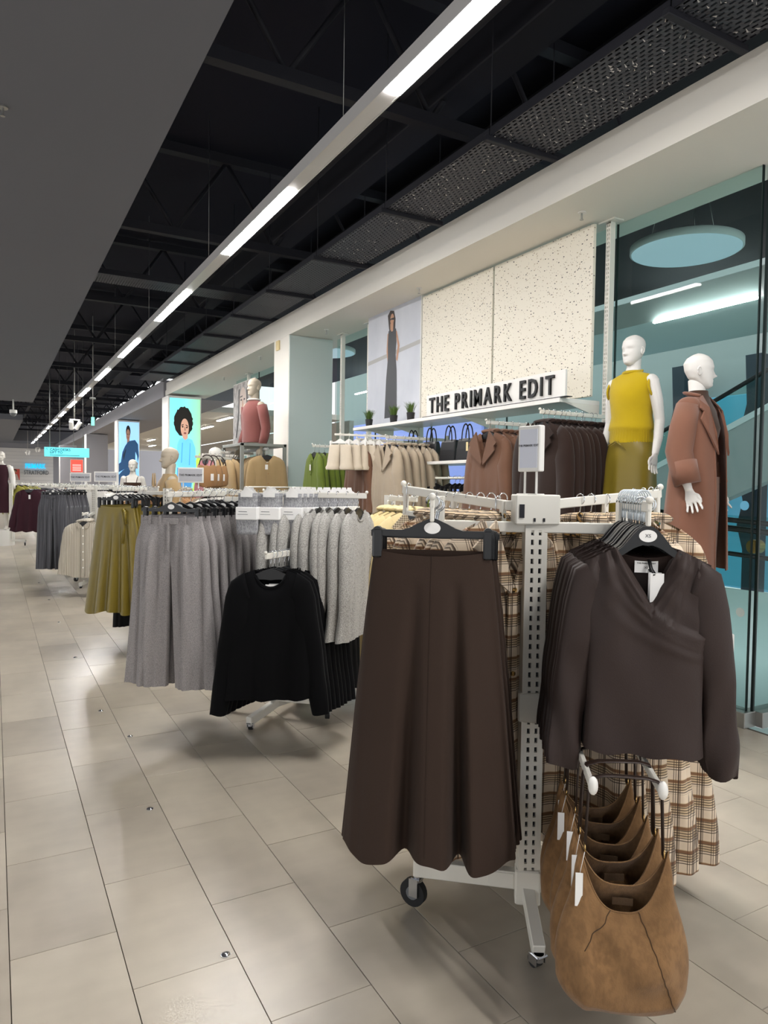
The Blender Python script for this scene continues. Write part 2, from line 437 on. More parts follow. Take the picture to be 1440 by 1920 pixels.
# ---- right bulkhead: soffit and stepped fascia
b = MB()
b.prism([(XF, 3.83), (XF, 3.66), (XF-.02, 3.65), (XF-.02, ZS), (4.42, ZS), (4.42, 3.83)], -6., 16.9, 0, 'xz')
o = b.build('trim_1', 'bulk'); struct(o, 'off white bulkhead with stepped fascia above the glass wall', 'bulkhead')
b = MB(); b.prism([(XF-.05, 3.9), (XF-.05, ZS-.02), (5.2, ZS-.02), (5.2, 3.9)], 16.95, YE, 0, 'xz')  # bulkhead carried on in grey plaster
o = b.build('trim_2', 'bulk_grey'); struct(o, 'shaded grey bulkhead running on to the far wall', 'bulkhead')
# ---- far wall: cladding boards as parts
fw = MB().box((0, 0, 0), (18., .12, 5.4)).build('wall_back', 'bulk_grey'); fw.location = (2.2, YE+.06, 2.6); struct(fw, 'far end wall clad in pale horizontal boards', 'wall')
M['cladding'] = mat('white cladding board', 'e9e4df', .5)
bm_ = MB().box((0, 0, 0), (5.2, .03, .215), 0, .006).mesh('plank', 'cladding')
for k in range(16):
    q = link('plank', bm_, fw); q.location = (-1.45, -.075, -2.45+k*.222)
fr = MB().box((0, 0, 0), (9., 3.0, .6)).build('ceiling', 'ceil_grey'); fr.location = (.2, YE-1.5, 4.2); struct(fr, 'lowered grey ceiling above the far wall', 'ceiling')
# ---- strip of lights hung over the aisle
SX, SZ = 1.925, 3.66
st = thing('strip_light', 'long suspended aluminium strip light with lit diffusers over the aisle', 'light', (SX, 0, SZ))
segs = [k for k in range(-3, 13)]
M['alu'] = mat('white aluminium channel', 'c9c6c4', .35, spec=.5)
L0, L1, PER = 4.96, 6.62, 3.16
hb = MB()
ya, yb = L0+PER*segs[0], L1+PER*segs[-1]
hb.prism([(-.055, .0), (-.055, .085), (-.045, .09), (.045, .09), (.055, .085), (.055, .0), (.047, .0), (.047, .02), (-.047, .02), (-.047, .0)], ya, yb, 0, 'xz')
hb.build('housing', 'alu', st)
for k in segs:
    MB().box((0, L0+PER*k+(L1-L0)/2, .006), (.092, L1-L0, .02), 0, .004).build('diffuser', 'lamp', st)
    MB().box((0, L1+PER*k+(PER-L1+L0)/2, .010), (.092, PER-L1+L0-.01, .014)).build('blank_cover', 'alu', st)
    MB().tube([(0, L1+PER*k+.62, .09), (0, L1+PER*k+.62, 1.58)], .0022, 5).build('suspension_wire', 'steel', st)
# ---- perforated cable tray beside the bulkhead, with cross bars and threaded rods
TZ = 3.77
tr = thing('cable_tray', 'black perforated cable tray hung beside the white bulkhead', 'cable tray', (0, 0, TZ))
tx0, tx1 = 2.82, 3.34
ty = np.arange(2.36-2*1.40, 16.6, 1.40)
for k, y in enumerate(ty):
    if k == len(ty)-1: break
    MB().box(((tx0+tx1)/2, y+.7, .006), (tx1-tx0, 1.39, .004)).build('tray_sheet', 'perf', tr)
    e = MB(); e.box((tx0, y+.7, .03), (.004, 1.39, .055)); e.box((tx1, y+.7, .03), (.004, 1.39, .055)); e.build('tray_edge', 'black_paint', tr)
    cb = MB(); cb.box(((tx0+tx1)/2, y, -.015), (tx1-tx0+.08, .04, .036), 0, .004); cb.build('cross_bar', 'black_paint', tr)
    for xx in (tx0+.01, tx1+.01): MB().tube([(xx, y, -.03), (xx, y, 1.46)], .005, 5).build('threaded_rod', 'black_paint', tr)
fl_ = MB()
for _ in range(1100):
    yy = rng.uniform(1.0, 6.6); xx = rng.uniform(tx0+.02, tx1-.02); a = rng.uniform(0, 6.28); s_ = rng.uniform(.005, .015); zz = -.0005-rng.uniform(0, .006)
    if rng.random() < yy/9.: continue
    fl_.add([(xx-s_*math.cos(a), yy-s_*math.sin(a), .003), (xx+s_*math.cos(a), yy+s_*math.sin(a), zz), (xx+s_*.6*math.cos(a+.9), yy+s_*.6*math.sin(a+.9), zz-.003)], [(0, 1, 2)], 0, False)
q = fl_.build('flaking_dust', 'flake', tr); q['kind'] = 'stuff'
# cross tray and conduits in the void
ct = thing('cable_tray', 'pale perforated cable tray crossing above the strip light', 'cable tray', (0, 9.4, 4.02))
MB().box((2.0, 0, 0), (3.2, .42, .006)).build('tray_sheet', 'perf', ct)
e = MB(); e.box((2., -.21, .03), (3.2, .004, .06)); e.box((2., .21, .03), (3.2, .004, .06)); e.build('tray_edge', 'black_paint', ct)
# steel beams and lattice trusses
for i, y in enumerate([1.2, 4.6, 8.0, 11.4, 14.8, 18.2, 21.6, 25., 28.4, 31.8, 35.2, 38.6, 42.]):
    tn = ['first', 'second', 'third', 'fourth', 'fifth', 'sixth', 'seventh', 'eighth', 'ninth', 'tenth', 'eleventh', 'twelfth', 'thirteenth'][i]
    bt = thing('roof_truss', 'black lattice roof truss across the dark ceiling, %s from the camera' % tn, 'truss', (0, y, 4.25), 0, 'roof trusses in the ceiling void')
    MB().box((.5, 0, .9), (9.4, .12, .1)).build('top_chord', 'black_paint', bt)
    MB().box((.5, 0, 0), (9.4, .09, .09)).build('bottom_chord', 'black_paint', bt)
    for k in range(8):
        x0 = -4.0+k*1.15
        MB().tube([(x0, 0, 0.02), (x0+.575, 0, .88)], .022, 6).build('brace', 'black_paint', bt)
        MB().tube([(x0+.575, 0, .88), (x0+1.15, 0, .02)], .022, 6).build('brace', 'black_paint', bt)
for i, (x, z, w_) in enumerate([(2.62, 4.35, .07), (1.3, 4.6, .1), (3.1, 4.55, .28)]):
    pb = MB()
    if i == 2: pb.box((x, 18., z), (w_, 44., .25), 0, .01)
    else: pb.tube([(x, -4, z), (x, 46, z)], w_/2, 10)
    o = pb.build('duct' if i == 2 else 'pipe', 'black_paint')
    tag(o, ['thin black sprinkler pipe between tray and strip light', 'thick black pipe high above the grey ceiling edge', 'black rectangular air duct above the cable tray'][i], 'duct' if i == 2 else 'pipe')
# ---- glass wall along the right
struct(MB().box((GX, 11.75, .05), (.12, 18.0, .10), 0, .004).build('baseboard_right', 'steel'), 'brushed steel kerb under the glass wall', 'kerb')
struct(MB().box((GX+2.1, GY-.02, .05), (4.1, .12, .10), 0, .004).build('baseboard_front', 'steel'), 'brushed steel kerb turning out at the glass corner', 'kerb')
ys = [GY, 3.95, 5.25, 6.55, 7.85, 9.0]+[9.62+1.35*k for k in range(4)]
n = 0
for a, b in zip(ys[:-1], ys[1:]):
    if abs(a-9.0) < .01: continue
    n += 1
    w = MB().box((0, 0, 0), (.014, b-a-.012, ZS-.1)).build('window_%d' % n, 'glass'); w.location = (GX, (a+b)/2, (ZS+.1)/2)
    struct(w, 'tall clear glass panel of the shopfront', 'window')
    e = MB(); e.box((0, (a-b)/2+.002, 0), (.018, .006, ZS-.1)); e.build('pane_edge', 'glass_edge', w)
w = MB().box((0, 0, 0), (3.9, .014, ZS-.1)).build('window_%d' % (n+1), 'glass'); w.location = (GX+1.98, GY-.02, (ZS+.1)/2); struct(w, 'clear glass return panel at the near corner', 'window')
MB().box((-1.95, 0, 0), (.012, .02, ZS-.1)).build('pane_edge', 'glass_edge', w)
# ---- columns
M['side_lamp'] = emis('side department diffuser', 'fff8ee', 40.)
def column(x0, x1, y0, y1, zt, label, face='col_face', side='bulk'):
    o = MB().box((0, 0, 0), (x1-x0, y1-y0, zt), 0, .006).build('column', side); o.location = ((x0+x1)/2, (y0+y1)/2, zt/2)
    struct(o, label, 'column')
    if face:
        MB().box((0, -(y1-y0)/2-.008, 0), (x1-x0-.01, .012, zt-.02), 0, .003).build('panel', face, o)
    return o
# right-hand part of the shop beyond the glass
M['side_wall'] = mat('warm grey side wall', 'b9b3aa', .8)
struct(MB().box((9.6, 33., 1.7), (.15, 27., 3.6)).build('wall_right', 'side_wall'), 'warm grey wall of the side department', 'wall')
struct(MB().box((6.9, 33.2, 3.62), (5.3, 26.5, .16)).build('ceiling', 'bulk'), 'pale ceiling over the side department', 'ceiling')
struct(MB().box((7.0, 32., -.03), (5.5, 29., .05)).build('floor', 'tile'), 'floor of the side department', 'floor')
for i_, (x_, y_) in enumerate(((6.2, 21.4), (6.6, 25.0), (7.2, 29.5), (6.4, 34.0), (7.4, 39.))):
    l_ = thing('linear_lamp', 'slim white linear lamp in the side department, %s from the camera' % ['first', 'second', 'third', 'fourth', 'fifth'][i_], 'light', (x_, y_, 3.5), 0, 'side department lamps')
    MB().box((0, 0, .02), (.12, 1.5, .05), 0, .004).build('housing', 'alu', l_); MB().box((0, 0, -.01), (.1, 1.46, .015), 0, .003).build('diffuser', 'side_lamp', l_)
column(3.49, 4.14, 9.03, 9.6, ZS, 'white column with pale glass cladding beside the grey frame')
# small thermostat box on the column
tb = MB().box((0, 0, 0), (.02, .12, .13), 0, .004).build('sensor_box', 'cream_jkt'); tb.location = oX(521, 648, 3.479); tag(tb, 'small cream sensor box high on the white column', 'sensor')
# ================================================================ the mall beyond the glass
M['mall_dark'] = mat('mall black ceiling', '0b0d12', .9)
M['mall_soffit'] = mat('mall pale soffit', 'cfdad6', .7)
M['mall_wall'] = mat('mall grey green wall', 'a9b3b1', .7)
M['mall_slab'] = mat('mall white balustrade', 'e2f0f0', .5)
M['mall_blue'] = emis('blue lit hoarding', '5fa0bc', .5)
M['mall_violet'] = emis('violet blue lit hoarding', '8d95d6', .6)
M['mall_col'] = mat('mall dark column', '2b3944', .5)
M['mall_lamp'] = emis('mall linear lamp', 'ffffff', 38.)
M['mall_disc'] = emis('mall disc lamp', 'b4ccd6', .42)
M['handrail'] = mat('black escalator handrail', '0d0f10', .35)
M['mall_glass'] = glass('mall balustrade glass', (.74, .9, .88, 1))
def st_box(name, c, d, mk, label, cat, kind='structure', ch=0.):
    o = MB().box((0, 0, 0), d, 0, ch).build(name, mk); o.location = c
    if kind: o['kind'] = kind
    o['label'] = label; o['category'] = cat; return o
st_box('floor', (9.9, 8, -.85), (11., 22, .3), 'mall_slab', 'pale floor of the mall below', 'floor')
st_box('ceiling', (7.2, 7, 5.06), (5.6, 34, .2), 'mall_dark', 'black ceiling of the mall atrium', 'ceiling')
st_box('wall_mall', (14.5, 14, 3.), (.3, 34, 7.), 'mall_wall', 'grey green wall across the atrium', 'wall')
# first floor slab edge on the other side, with its lamp
sl = st_box('trim_3', (11.2, 8, 4.64), (2.4, 22, .44), 'mall_soffit', 'pale slab edge across the atrium', 'slab')
for i, (ya, yb) in enumerate([(6.62, 8.53), (10.6, 12.6), (14.2, 16.2), (18., 20.)]):  # nearest is the slab's own lamp; the others are added to brighten the mall
    o = MB().box((0, 0, 0), (.06, yb-ya, .03), 0, .01).build('linear_lamp', 'mall_lamp'); o.location = (9.97, (ya+yb)/2, 4.385)
    tag(o, 'bright linear lamp under the mall slab, %s along' % ['nearest', 'second', 'third', 'farthest'][i], 'light', 'linear lamps in the mall')
for i, (xx, yy, zz) in enumerate([(6.86, 5.45, 4.20), (5.9, 13.2, 4.18)]):
    d = thing('disc_lamp', ['large pale disc lamp hanging outside the glass near the mannequins', 'pale disc lamp outside the glass beyond the poster'][i], 'light', (xx, yy, zz), 0, 'disc lamps in the mall')
    b = MB(); A = [2*math.pi*k/48 for k in range(48)]
    b.loft([[(r*math.cos(a), r*math.sin(a), z) for a in A] for r, z in ((.585, .0), (.6, .01), (.6, .075), (.585, .085), (.1, .09))], cap1=True); b.build('rim', 'mall_soffit', d)
    MB().cyl((0, 0, .004), .58, .008, 48).build('diffuser', 'mall_disc', d)
    for a in (0.4, 2.5, 4.6): MB().tube([(.4*math.cos(a), .4*math.sin(a), .08), (.25*math.cos(a),   .25*math.sin(a),   .735)], .004, 5).build('wire', 'steel', d)
# inclined escalator flank rising away from the near corner
es = thing('escalator', 'pale escalator flank rising behind the glass with black handrail', 'escalator', (12.6, 0, -.6))
MB().prism([(17., -.3), (4.2, 5.2), (4.2, 3.9), (17., -1.6)], -.25, .0, 0, 'yz').build('truss_panel', 'mall_wall', es)
MB().prism([(17., -.18), (4.2, 5.32), (4.2, 5.2), (17., -.3)], -.27, .02, 0, 'yz').build('skirting', 'mall_slab', es)
MB().tube([(-.13, 17., .5), (-.13, 4.2, 6.0)], .045, 8).build('handrail', 'handrail', es)
MB().prism([(17., .5), (4.2, 6.0), (4.2, 5.32), (17., -.18)], -.14, -.12, 0, 'yz').build('balustrade_glass', 'mall_glass', es)
# lit hoardings
hp = [(14.2, 9.7, 1.5, .12, 1.7, 4.2, 'mall_blue', 'bright blue lit hoarding behind the brown coat mannequin'), (14.2, 24., 1.4, .12, 10., 5.6, 'mall_violet', 'violet blue lit hoarding behind the wall shelf'), (14.2, 13.6, 1.2, .12, 2.6, 3.4, 'mall_blue', 'narrow blue lit hoarding between the wall posters')]
for (x, y, z, dx, dy, dz, mk, lb) in hp:
    o = MB().box((0, 0, 0), (dx, dy, dz), 0, .02).build('hoarding', mk); o.location = (x, y, z); tag(o, lb, 'hoarding')
# dark columns with wavy silhouettes
wv = [(.0, -1.), (.28, -1.), (.28, .2), (.42, .7), (.3, 1.2), (.42, 1.7), (.26, 2.2), (.4, 2.7), (.28, 3.2), (.34, 4.2), (0, 4.2)]
for i, (x, y) in enumerate([(13.6, 9.1), (13.6, 10.9)]):
    o = MB().prism([(a-.2, b) for a, b in wv], -.05, .3, 0, 'yz').build('wavy_column', 'mall_col'); o.location = (x, y, 0.1); tag(o, ['dark wavy edged column outside, beside the near glass edge', 'dark wavy edged column outside, behind the mannequins'][i], 'column', 'wavy columns in the mall')
# curved balustrade just outside
bl = thing('balustrade', 'curved pale balustrade with glass and black rails beyond the near glass corner', 'balustrade', (0, 0, 0))
arc = [(6.9-1.4*math.sin(t_)+.0, 2.2+2.8*t_+.6*math.sin(t_*2)) for t_ in np.linspace(0.1, 1.5, 14)]
def strip3(pts, z0, z1, dz=0.):
    b = MB(); P_ = []
    for i, (x, y) in enumerate(pts): P_.append([(x, y, z0+dz*i), (x+.04, y, z0+dz*i), (x+.04, y, z1+dz*i), (x, y, z1+dz*i)])
    return b.loft(P_, 0, True, True, True)
strip3(arc, -.7, .52, .012).build('panel', 'mall_slab', bl)
strip3(arc, .55, 1.22, .012).build('glass_panel', 'mall_glass', bl)
for z, r in ((.78, .022), (1.02, .03), (1.10, .025)):
    MB().tube([(x, y, z+.03*i) for i, (x, y) in enumerate(arc)], r, 8).build('handrail', 'handrail', bl)
MB().cyl((5.72, 3.75, 1.03), .06, .09, 16, 0, 'x').build('rail_end', 'gold', bl)
for i, (a, b) in enumerate([(1396, 948), (1388, 1148)]):
    o = MB().cyl((0, 0, 0), .03, .003, 24, 0, 'x').build('glass_dot', 'mall_blue' if i == 0 else 'mall_soffit'); o.location = oX(a, b, GX-.012)
    tag(o, ['round blue manifestation dot stuck on the glass', 'round pale manifestation dot low on the glass'][i], 'sticker')
# ================================================================ garments
# local frame of anything that hangs: origin on top of the rail, cloth below, front towards -y
def hook_mb(zb, r=.019, th=.0022):
    pts = [(0, 0, zb), (0, 0, -.055)]
    for k in range(11):
        a = math.radians(-75+k*26); pts.append((r*math.cos(a), 0, -r*.55+r*math.sin(a)))
    return MB().tube(pts, th, 6)
def top_hanger_mb(hw=.19, zc=-.085, drop=.07):
    b = MB(); rings = []
    xs = np.linspace(-hw, hw, 15)
    for x in xs:
        u = abs(x)/hw; z = zc-drop*u**1.15; h = .05*(1-u)**1.6+.012; th = .007
        rings.append([(x, -th, z-h), (x, th, z-h), (x, th, z), (x, -th, z)])
    return b.loft(rings, 0, True, True, True, False)
def clip_hanger_mb(hw=.17, zb=-.105):
    b = MB(); rings = []
    for x in np.linspace(-hw, hw, 17):
        u = abs(x)/hw; arch = .038*max(0, 1-(u/.42))**.8 if u < .42 else 0
        z1 = zb+.009+arch; z0 = zb-.009
        rings.append([(x, -.006, z0), (x, .006, z0), (x, .006, z1), (x, -.006, z1)])
    b.loft(rings, 0, True, True, True, False); return b
def clips(hw=.155, zb=-.105, L=.075):
    out = []
    for s in (-1, 1):
        b = MB(); b.box((s*hw, -.009, zb-L*.36), (.026, .010, L), 0, .004); b.box((s*hw, .009, zb-L*.36), (.026, .010, L), 0, .004)
        b.cyl((s*hw, 0, zb+.006), .013, .026, 12, 0, 'y'); out.append(b)
    return out
def oval(cx, cz, rx, rz, y, th=.0015, n=24):
    return MB().prism([(cx+rx*math.cos(2*math.pi*k/n), cz+rz*math.sin(2*math.pi*k/n)) for k in range(n)], y-th, y)
def ring_body(P, NU=56, NV=20):
    """flat hanging tube: front and back meet at the shoulders, hem below"""
    n2 = NU//2; sd = P.get('seed', 1); r = np.random.default_rng(sd)
    ph = r.uniform(0, 6.28, 6)
    a = np.pi*np.arange(n2)/n2
    xs = np.concatenate([-np.cos(a), np.cos(a)]); sy = np.concatenate([-np.sin(a)**.62, np.sin(a)**.62]); front = np.concatenate([np.ones(n2), np.zeros(n2)])
    sh, nk = P['sh'], P['neck']; zn = P.get('zn', -.092); drop = P['drop']; L = P['L']
    rows = []
    for v in np.linspace(0, 1, NV):
        w = np.interp(v, P['wv'], P['ww']); d = np.interp(v, [0, .08, .35, 1], P['dd'])
        ins = .034*max(0, 1-v/.3) if P.get('set_in', True) else 0.
        x0 = (sh-.034)*xs; x = (w-ins)*xs; ax = np.abs(x0)
        zt = zn-drop*np.clip((ax-nk)/(sh-nk), 0, 1)
        inn = np.clip(1-ax/nk, 0, 1)
        xv = P.get('xv', 0.)
        if P['nshape'] == 'v': fd = np.clip(1-np.abs(x0-xv*inn)/nk, 0, 1)
        else: fd = np.sqrt(np.clip(1-(ax/nk)**2, 0, 1))
        zt = zt-front*P['nf']*fd-(1-front)*P.get('nb', .02)*np.sqrt(np.clip(1-(ax/nk)**2, 0, 1))
        zh = zn-L+P.get('hemc', 0.)*xs**2
        z = zt*(1-v)+zh*v
        y = sy*d
        A = P.get('fold', .012)*v**P.get('fp', 1.1); k = P.get('fk', 9.)
        y = y+A*(np.sin(k*xs+ph[0])+.55*np.sin(k*1.9*xs+ph[1]+2*v)+.3*np.sin(k*3.1*xs+ph[2]))*np.sqrt(np.abs(sy)+.02)
        x = x+A*.5*np.sin(5*v*3+ph[3])*xs**2
        z = z+P.get('hemw', .004)*v*np.sin(k*xs+ph[4])
        rows.append(np.stack([x, y, z], 1))
    return rows
def sleeve(P, s, n=16, m=18):
    """sleeve set into the armhole: rings turn from the shoulder line to hanging straight down"""
    r = np.random.default_rng(P.get('seed', 1)+(5 if s > 0 else 9)); ph = r.uniform(0, 6.28, 4)
    sh = P['sh']; zs = P.get('zn', -.092)-P['drop']; L = P['sl']; r0, r1 = P['sr']; k0 = r0/.075; out = P.get('out', .04)
    U = [0, .06, .13, .22, .5, 1.]
    CXk = [sh-.085, sh-.047, sh-.034, sh-.026, sh-.028+out*.45, sh-.03+out]; CZk = [zs-.080*k0+.03, zs-.095*k0+.02, zs-.125, zs-.205, zs-.05-(L-.05)*.5, zs-L]
    AN = [15, 42, 68, 82, 88, 90]; RK = [.083*k0, .079*k0, .074*k0, r0, (r0+r1)/2, r1]; FL = [.34, .4, .46, P.get('flat', .55), P.get('flat', .55), P.get('flat', .55)]
    us = np.concatenate([[0, .03, .06, .09, .13, .17, .22], np.linspace(.28, 1, m-7)]); rings = []
    for u in us:
        cx, cz, an, rx, fl_ = (float(np.interp(u, U, q)) for q in (CXk, CZk, AN, RK, FL)); an = math.radians(an)
        rx *= 1+P.get('wr', .05)*math.sin(15*u+ph[1])*max(0, u-.2)
        if P.get('bal') and u > .72: rx *= 1+P['bal']*math.sin((u-.72)/.28*math.pi)
        ry = rx*fl_; yy = P.get('fwd', 0.)*u+.007*math.sin(5*u+ph[2]); w = P.get('wr', .05)*max(0, u-.15); ring = []
        for k in range(n):
            a = 2*math.pi*k/n; p_ = rx*math.cos(a); q_ = ry*math.sin(a)
            ring.append((s*(cx+p_*math.sin(an)), yy+q_+w*.10*math.sin(3*a+11*u+ph[3]), cz+p_*math.cos(an)+w*.08*math.sin(2*a+9*u)))
        rings.append(ring)
    b = MB().loft(rings, 0, True, True, False)
    last = rings[-1]; c = (sum(p[0] for p in last)/n, sum(p[1] for p in last)/n, sum(p[2] for p in last)/n)
    b.loft([last, [(c[0]+(p[0]-c[0])*.8, c[1]+(p[1]-c[1])*.8, c[2]+.03) for p in last]], 0)
    return b
def lapels(P, depth_=.22, w=.09):
    out = []
    zn = P.get('zn', -.092); nk = P['neck']; yf = -P['dd'][2]
    for s in (-1, 1):
        b = MB()
        b.prism([(s*nk*.95, zn+.004), (s*(nk+w), zn-.09), (s*(nk+w*.62), zn-.115), (s*(nk+w*.75), zn-.15), (s*.012, zn-depth_), (s*.004, zn-depth_+.03)][::s], yf-.014, yf-.004)
        out.append(b)
    b = MB(); pts = []
    for k in range(13):
        a = math.pi*k/12; pts.append((-math.cos(a)*nk*1.05, .02*math.sin(a)+(.0), zn+.006+.012*math.sin(a)))
    b.tube(pts, .014, 8, 0, .03); out.append(b)
    return out
def shirt_collar(P):
    out = []; zn = P.get('zn', -.092); nk = P['neck']
    for s in (-1, 1):
        out.append(MB().prism([(s*nk*.9, zn+.012), (s*nk*1.15, zn-.03), (s*nk*.55, zn-.085), (s*.008, zn-.045)][::s], -P['dd'][2]-.008, -P['dd'][2]+.004))
    b = MB(); b.tube([(-math.cos(math.pi*k/12)*nk, .02*math.sin(math.pi*k/12), zn+.012+.014*math.sin(math.pi*k/12)) for k in range(13)], .01, 8, 0, .022); out.append(b)
    return out
def neck_band(P, r=.007):
    n2 = 16; rows = ring_body(P, 64, 3)[0]
    nk = P['neck']*1.02
    fr = [tuple(p) for p in rows[:32] if abs(p[0]) <= nk]; bk = [tuple(p) for p in rows[32:] if abs(p[0]) <= nk]
    b = MB()
    if len(fr) > 2: b.tube([(x, y-.003, z) for x, y, z in fr], r, 6)
    if len(bk) > 2: b.tube([(x, y+.003, z) for x, y, z in bk], r, 6)
    return b
def assemble(name, pieces, split):
    """pieces: (part name, MB, material, [sub pieces]); split: parts as children of an Empty, else one joined mesh"""
    if split:
        root = bpy.data.objects.new(name, None); root.empty_display_size = .03; COL.objects.link(root)
        for pn, b, mk, subs in pieces:
            o = b.build(pn, mk, root)
            for sn, sb, sm in subs: sb.build(sn, sm, o)
        return root
    mats, all_ = [], MB()
    for pn, b, mk, subs in pieces:
        for bb, m_ in [(b, mk)]+[(sb, sm) for sn, sb, sm in subs]:
            if m_ not in mats: mats.append(m_)
            all_.merge(bb, mats.index(m_))
    return all_.build(name, mats)
TOPS = dict(
    jumper=dict(sh=.205, neck=.085, drop=.045, L=.62, nf=.075, nshape='round', wv=[0, .12, .5, 1], ww=[.205, .215, .225, .235], dd=[.010, .03, .035, .04], sl=.60, sr=(.075, .048), out=.075, fold=.010, fk=8., wr=.05),
    knit=dict(sh=.215, neck=.08, drop=.05, L=.60, nf=.07, nshape='round', wv=[0, .15, 1], ww=[.215, .235, .245], dd=[.010, .03, .034, .036], sl=.60, sr=(.078, .055), out=.05, fold=.010, fk=9., wr=.07),
    shirt=dict(sh=.215, neck=.075, drop=.05, L=.72, nf=.06, nshape='v', wv=[0, .2, 1], ww=[.215, .235, .265], dd=[.010, .03, .035, .04], sl=.62, sr=(.075, .055), out=.07, fold=.014, fk=12., hemc=.06, wr=.1),
    top=dict(sh=.20, neck=.08, drop=.05, L=.66, nf=.10, nshape='v', wv=[0, .2, 1], ww=[.2, .23, .30], dd=[.010, .03, .035, .05], sl=.6, sr=(.07, .06), out=.10, fold=.022, fk=11., hemw=.012, wr=.08),
    coat=dict(sh=.225, neck=.085, drop=.055, L=1.02, nf=.24, nshape='v', wv=[0, .12, .5, 1], ww=[.225, .245, .255, .285], dd=[.016, .045, .055, .06], sl=.64, sr=(.088, .072), out=.05, fold=.016, fk=8., flat=.6, wr=.04),
    jacket=dict(sh=.22, neck=.085, drop=.055, L=.66, nf=.20, nshape='v', wv=[0, .15, 1], ww=[.22, .245, .255], dd=[.014, .042, .05, .055], sl=.62, sr=(.085, .066), out=.06, fold=.014, fk=9., flat=.6, wr=.05),
    cardigan=dict(sh=.21, neck=.08, drop=.05, L=.62, nf=.10, nshape='v', wv=[0, .15, 1], ww=[.21, .235, .25], dd=[.012, .035, .04, .042], sl=.60, sr=(.075, .06), out=.055, fold=.012, fk=9., wr=.07),
)
def swing_tag(x=.03, z=-.2, y=-.05, w=.035, h=.06, string=True):
    b = MB().box((x, y, z), (w, .0012, h))
    return b
def make_top(name, kind, mk, seed=1, split=True, lapel=False, collar=False, buttons=None, band=False, tagw=None, neck_label=False, hanger='black_plastic', lining=None, size_disc=False, NU=56, NV=20, **over):
    P = dict(TOPS[kind]); P.update(over); P['seed'] = seed
    rows = ring_body(P, NU, NV)
    body = MB().loft([[tuple(p) for p in r_] for r_ in rows])
    subs = []
    if buttons: 
        bb = MB(); z0 = -.092-P['nf']-.01
        for k in range(buttons[0]):
            bb.cyl((0.004, -P['dd'][2]-.012, z0-k*(P['L']-P['nf']-.04)/buttons[0]), .009, .006, 12, 0, 'y')
        subs.append(('buttons', bb, buttons[1]))
        pl = MB().prism([(-.018, -.092-P['nf']+.01), (.022, -.092-P['nf']+.01), (.022, -.092-P['L']+.02), (-.018, -.092-P['L']+.02)], -P['dd'][2]-.009, -P['dd'][2]-.002)
        subs.append(('placket', pl, mk))
    if band: subs.append(('neck_band', neck_band(P), mk))
    if neck_label: subs.append(('neck_label', MB().box((0.0, -P['dd'][1]*.30, -.092-P['nf']+.004), (.055, .001, .026)), 'tag_white'))
    pieces = [('body', body, mk, subs)]
    for s in (-1, 1): pieces.append(('sleeve', sleeve(P, s), mk, []))
    if lapel:
        L_ = lapels(P, P['nf']+.02); pieces += [('lapel', L_[0], lining or mk, []), ('lapel', L_[1], lining or mk, []), ('collar', L_[2], mk, [])]
    if collar:
        C_ = shirt_collar(P); cm = MB(); [cm.merge(c_) for c_ in C_]; pieces.append(('collar', cm, mk, []))
    hs = [('hook', hook_mb(-.08), 'chrome')]
    if size_disc: hs.append(('size_disc', oval(0, -.098, .02, .015, -.0075), 'tag_white'))
    pieces.append(('hanger', top_hanger_mb(P['sh']*.86), hanger, hs))
    if tagw: pieces.append(('swing_tag', swing_tag(*tagw), 'tag_white', []))
    return assemble(name, pieces, split)
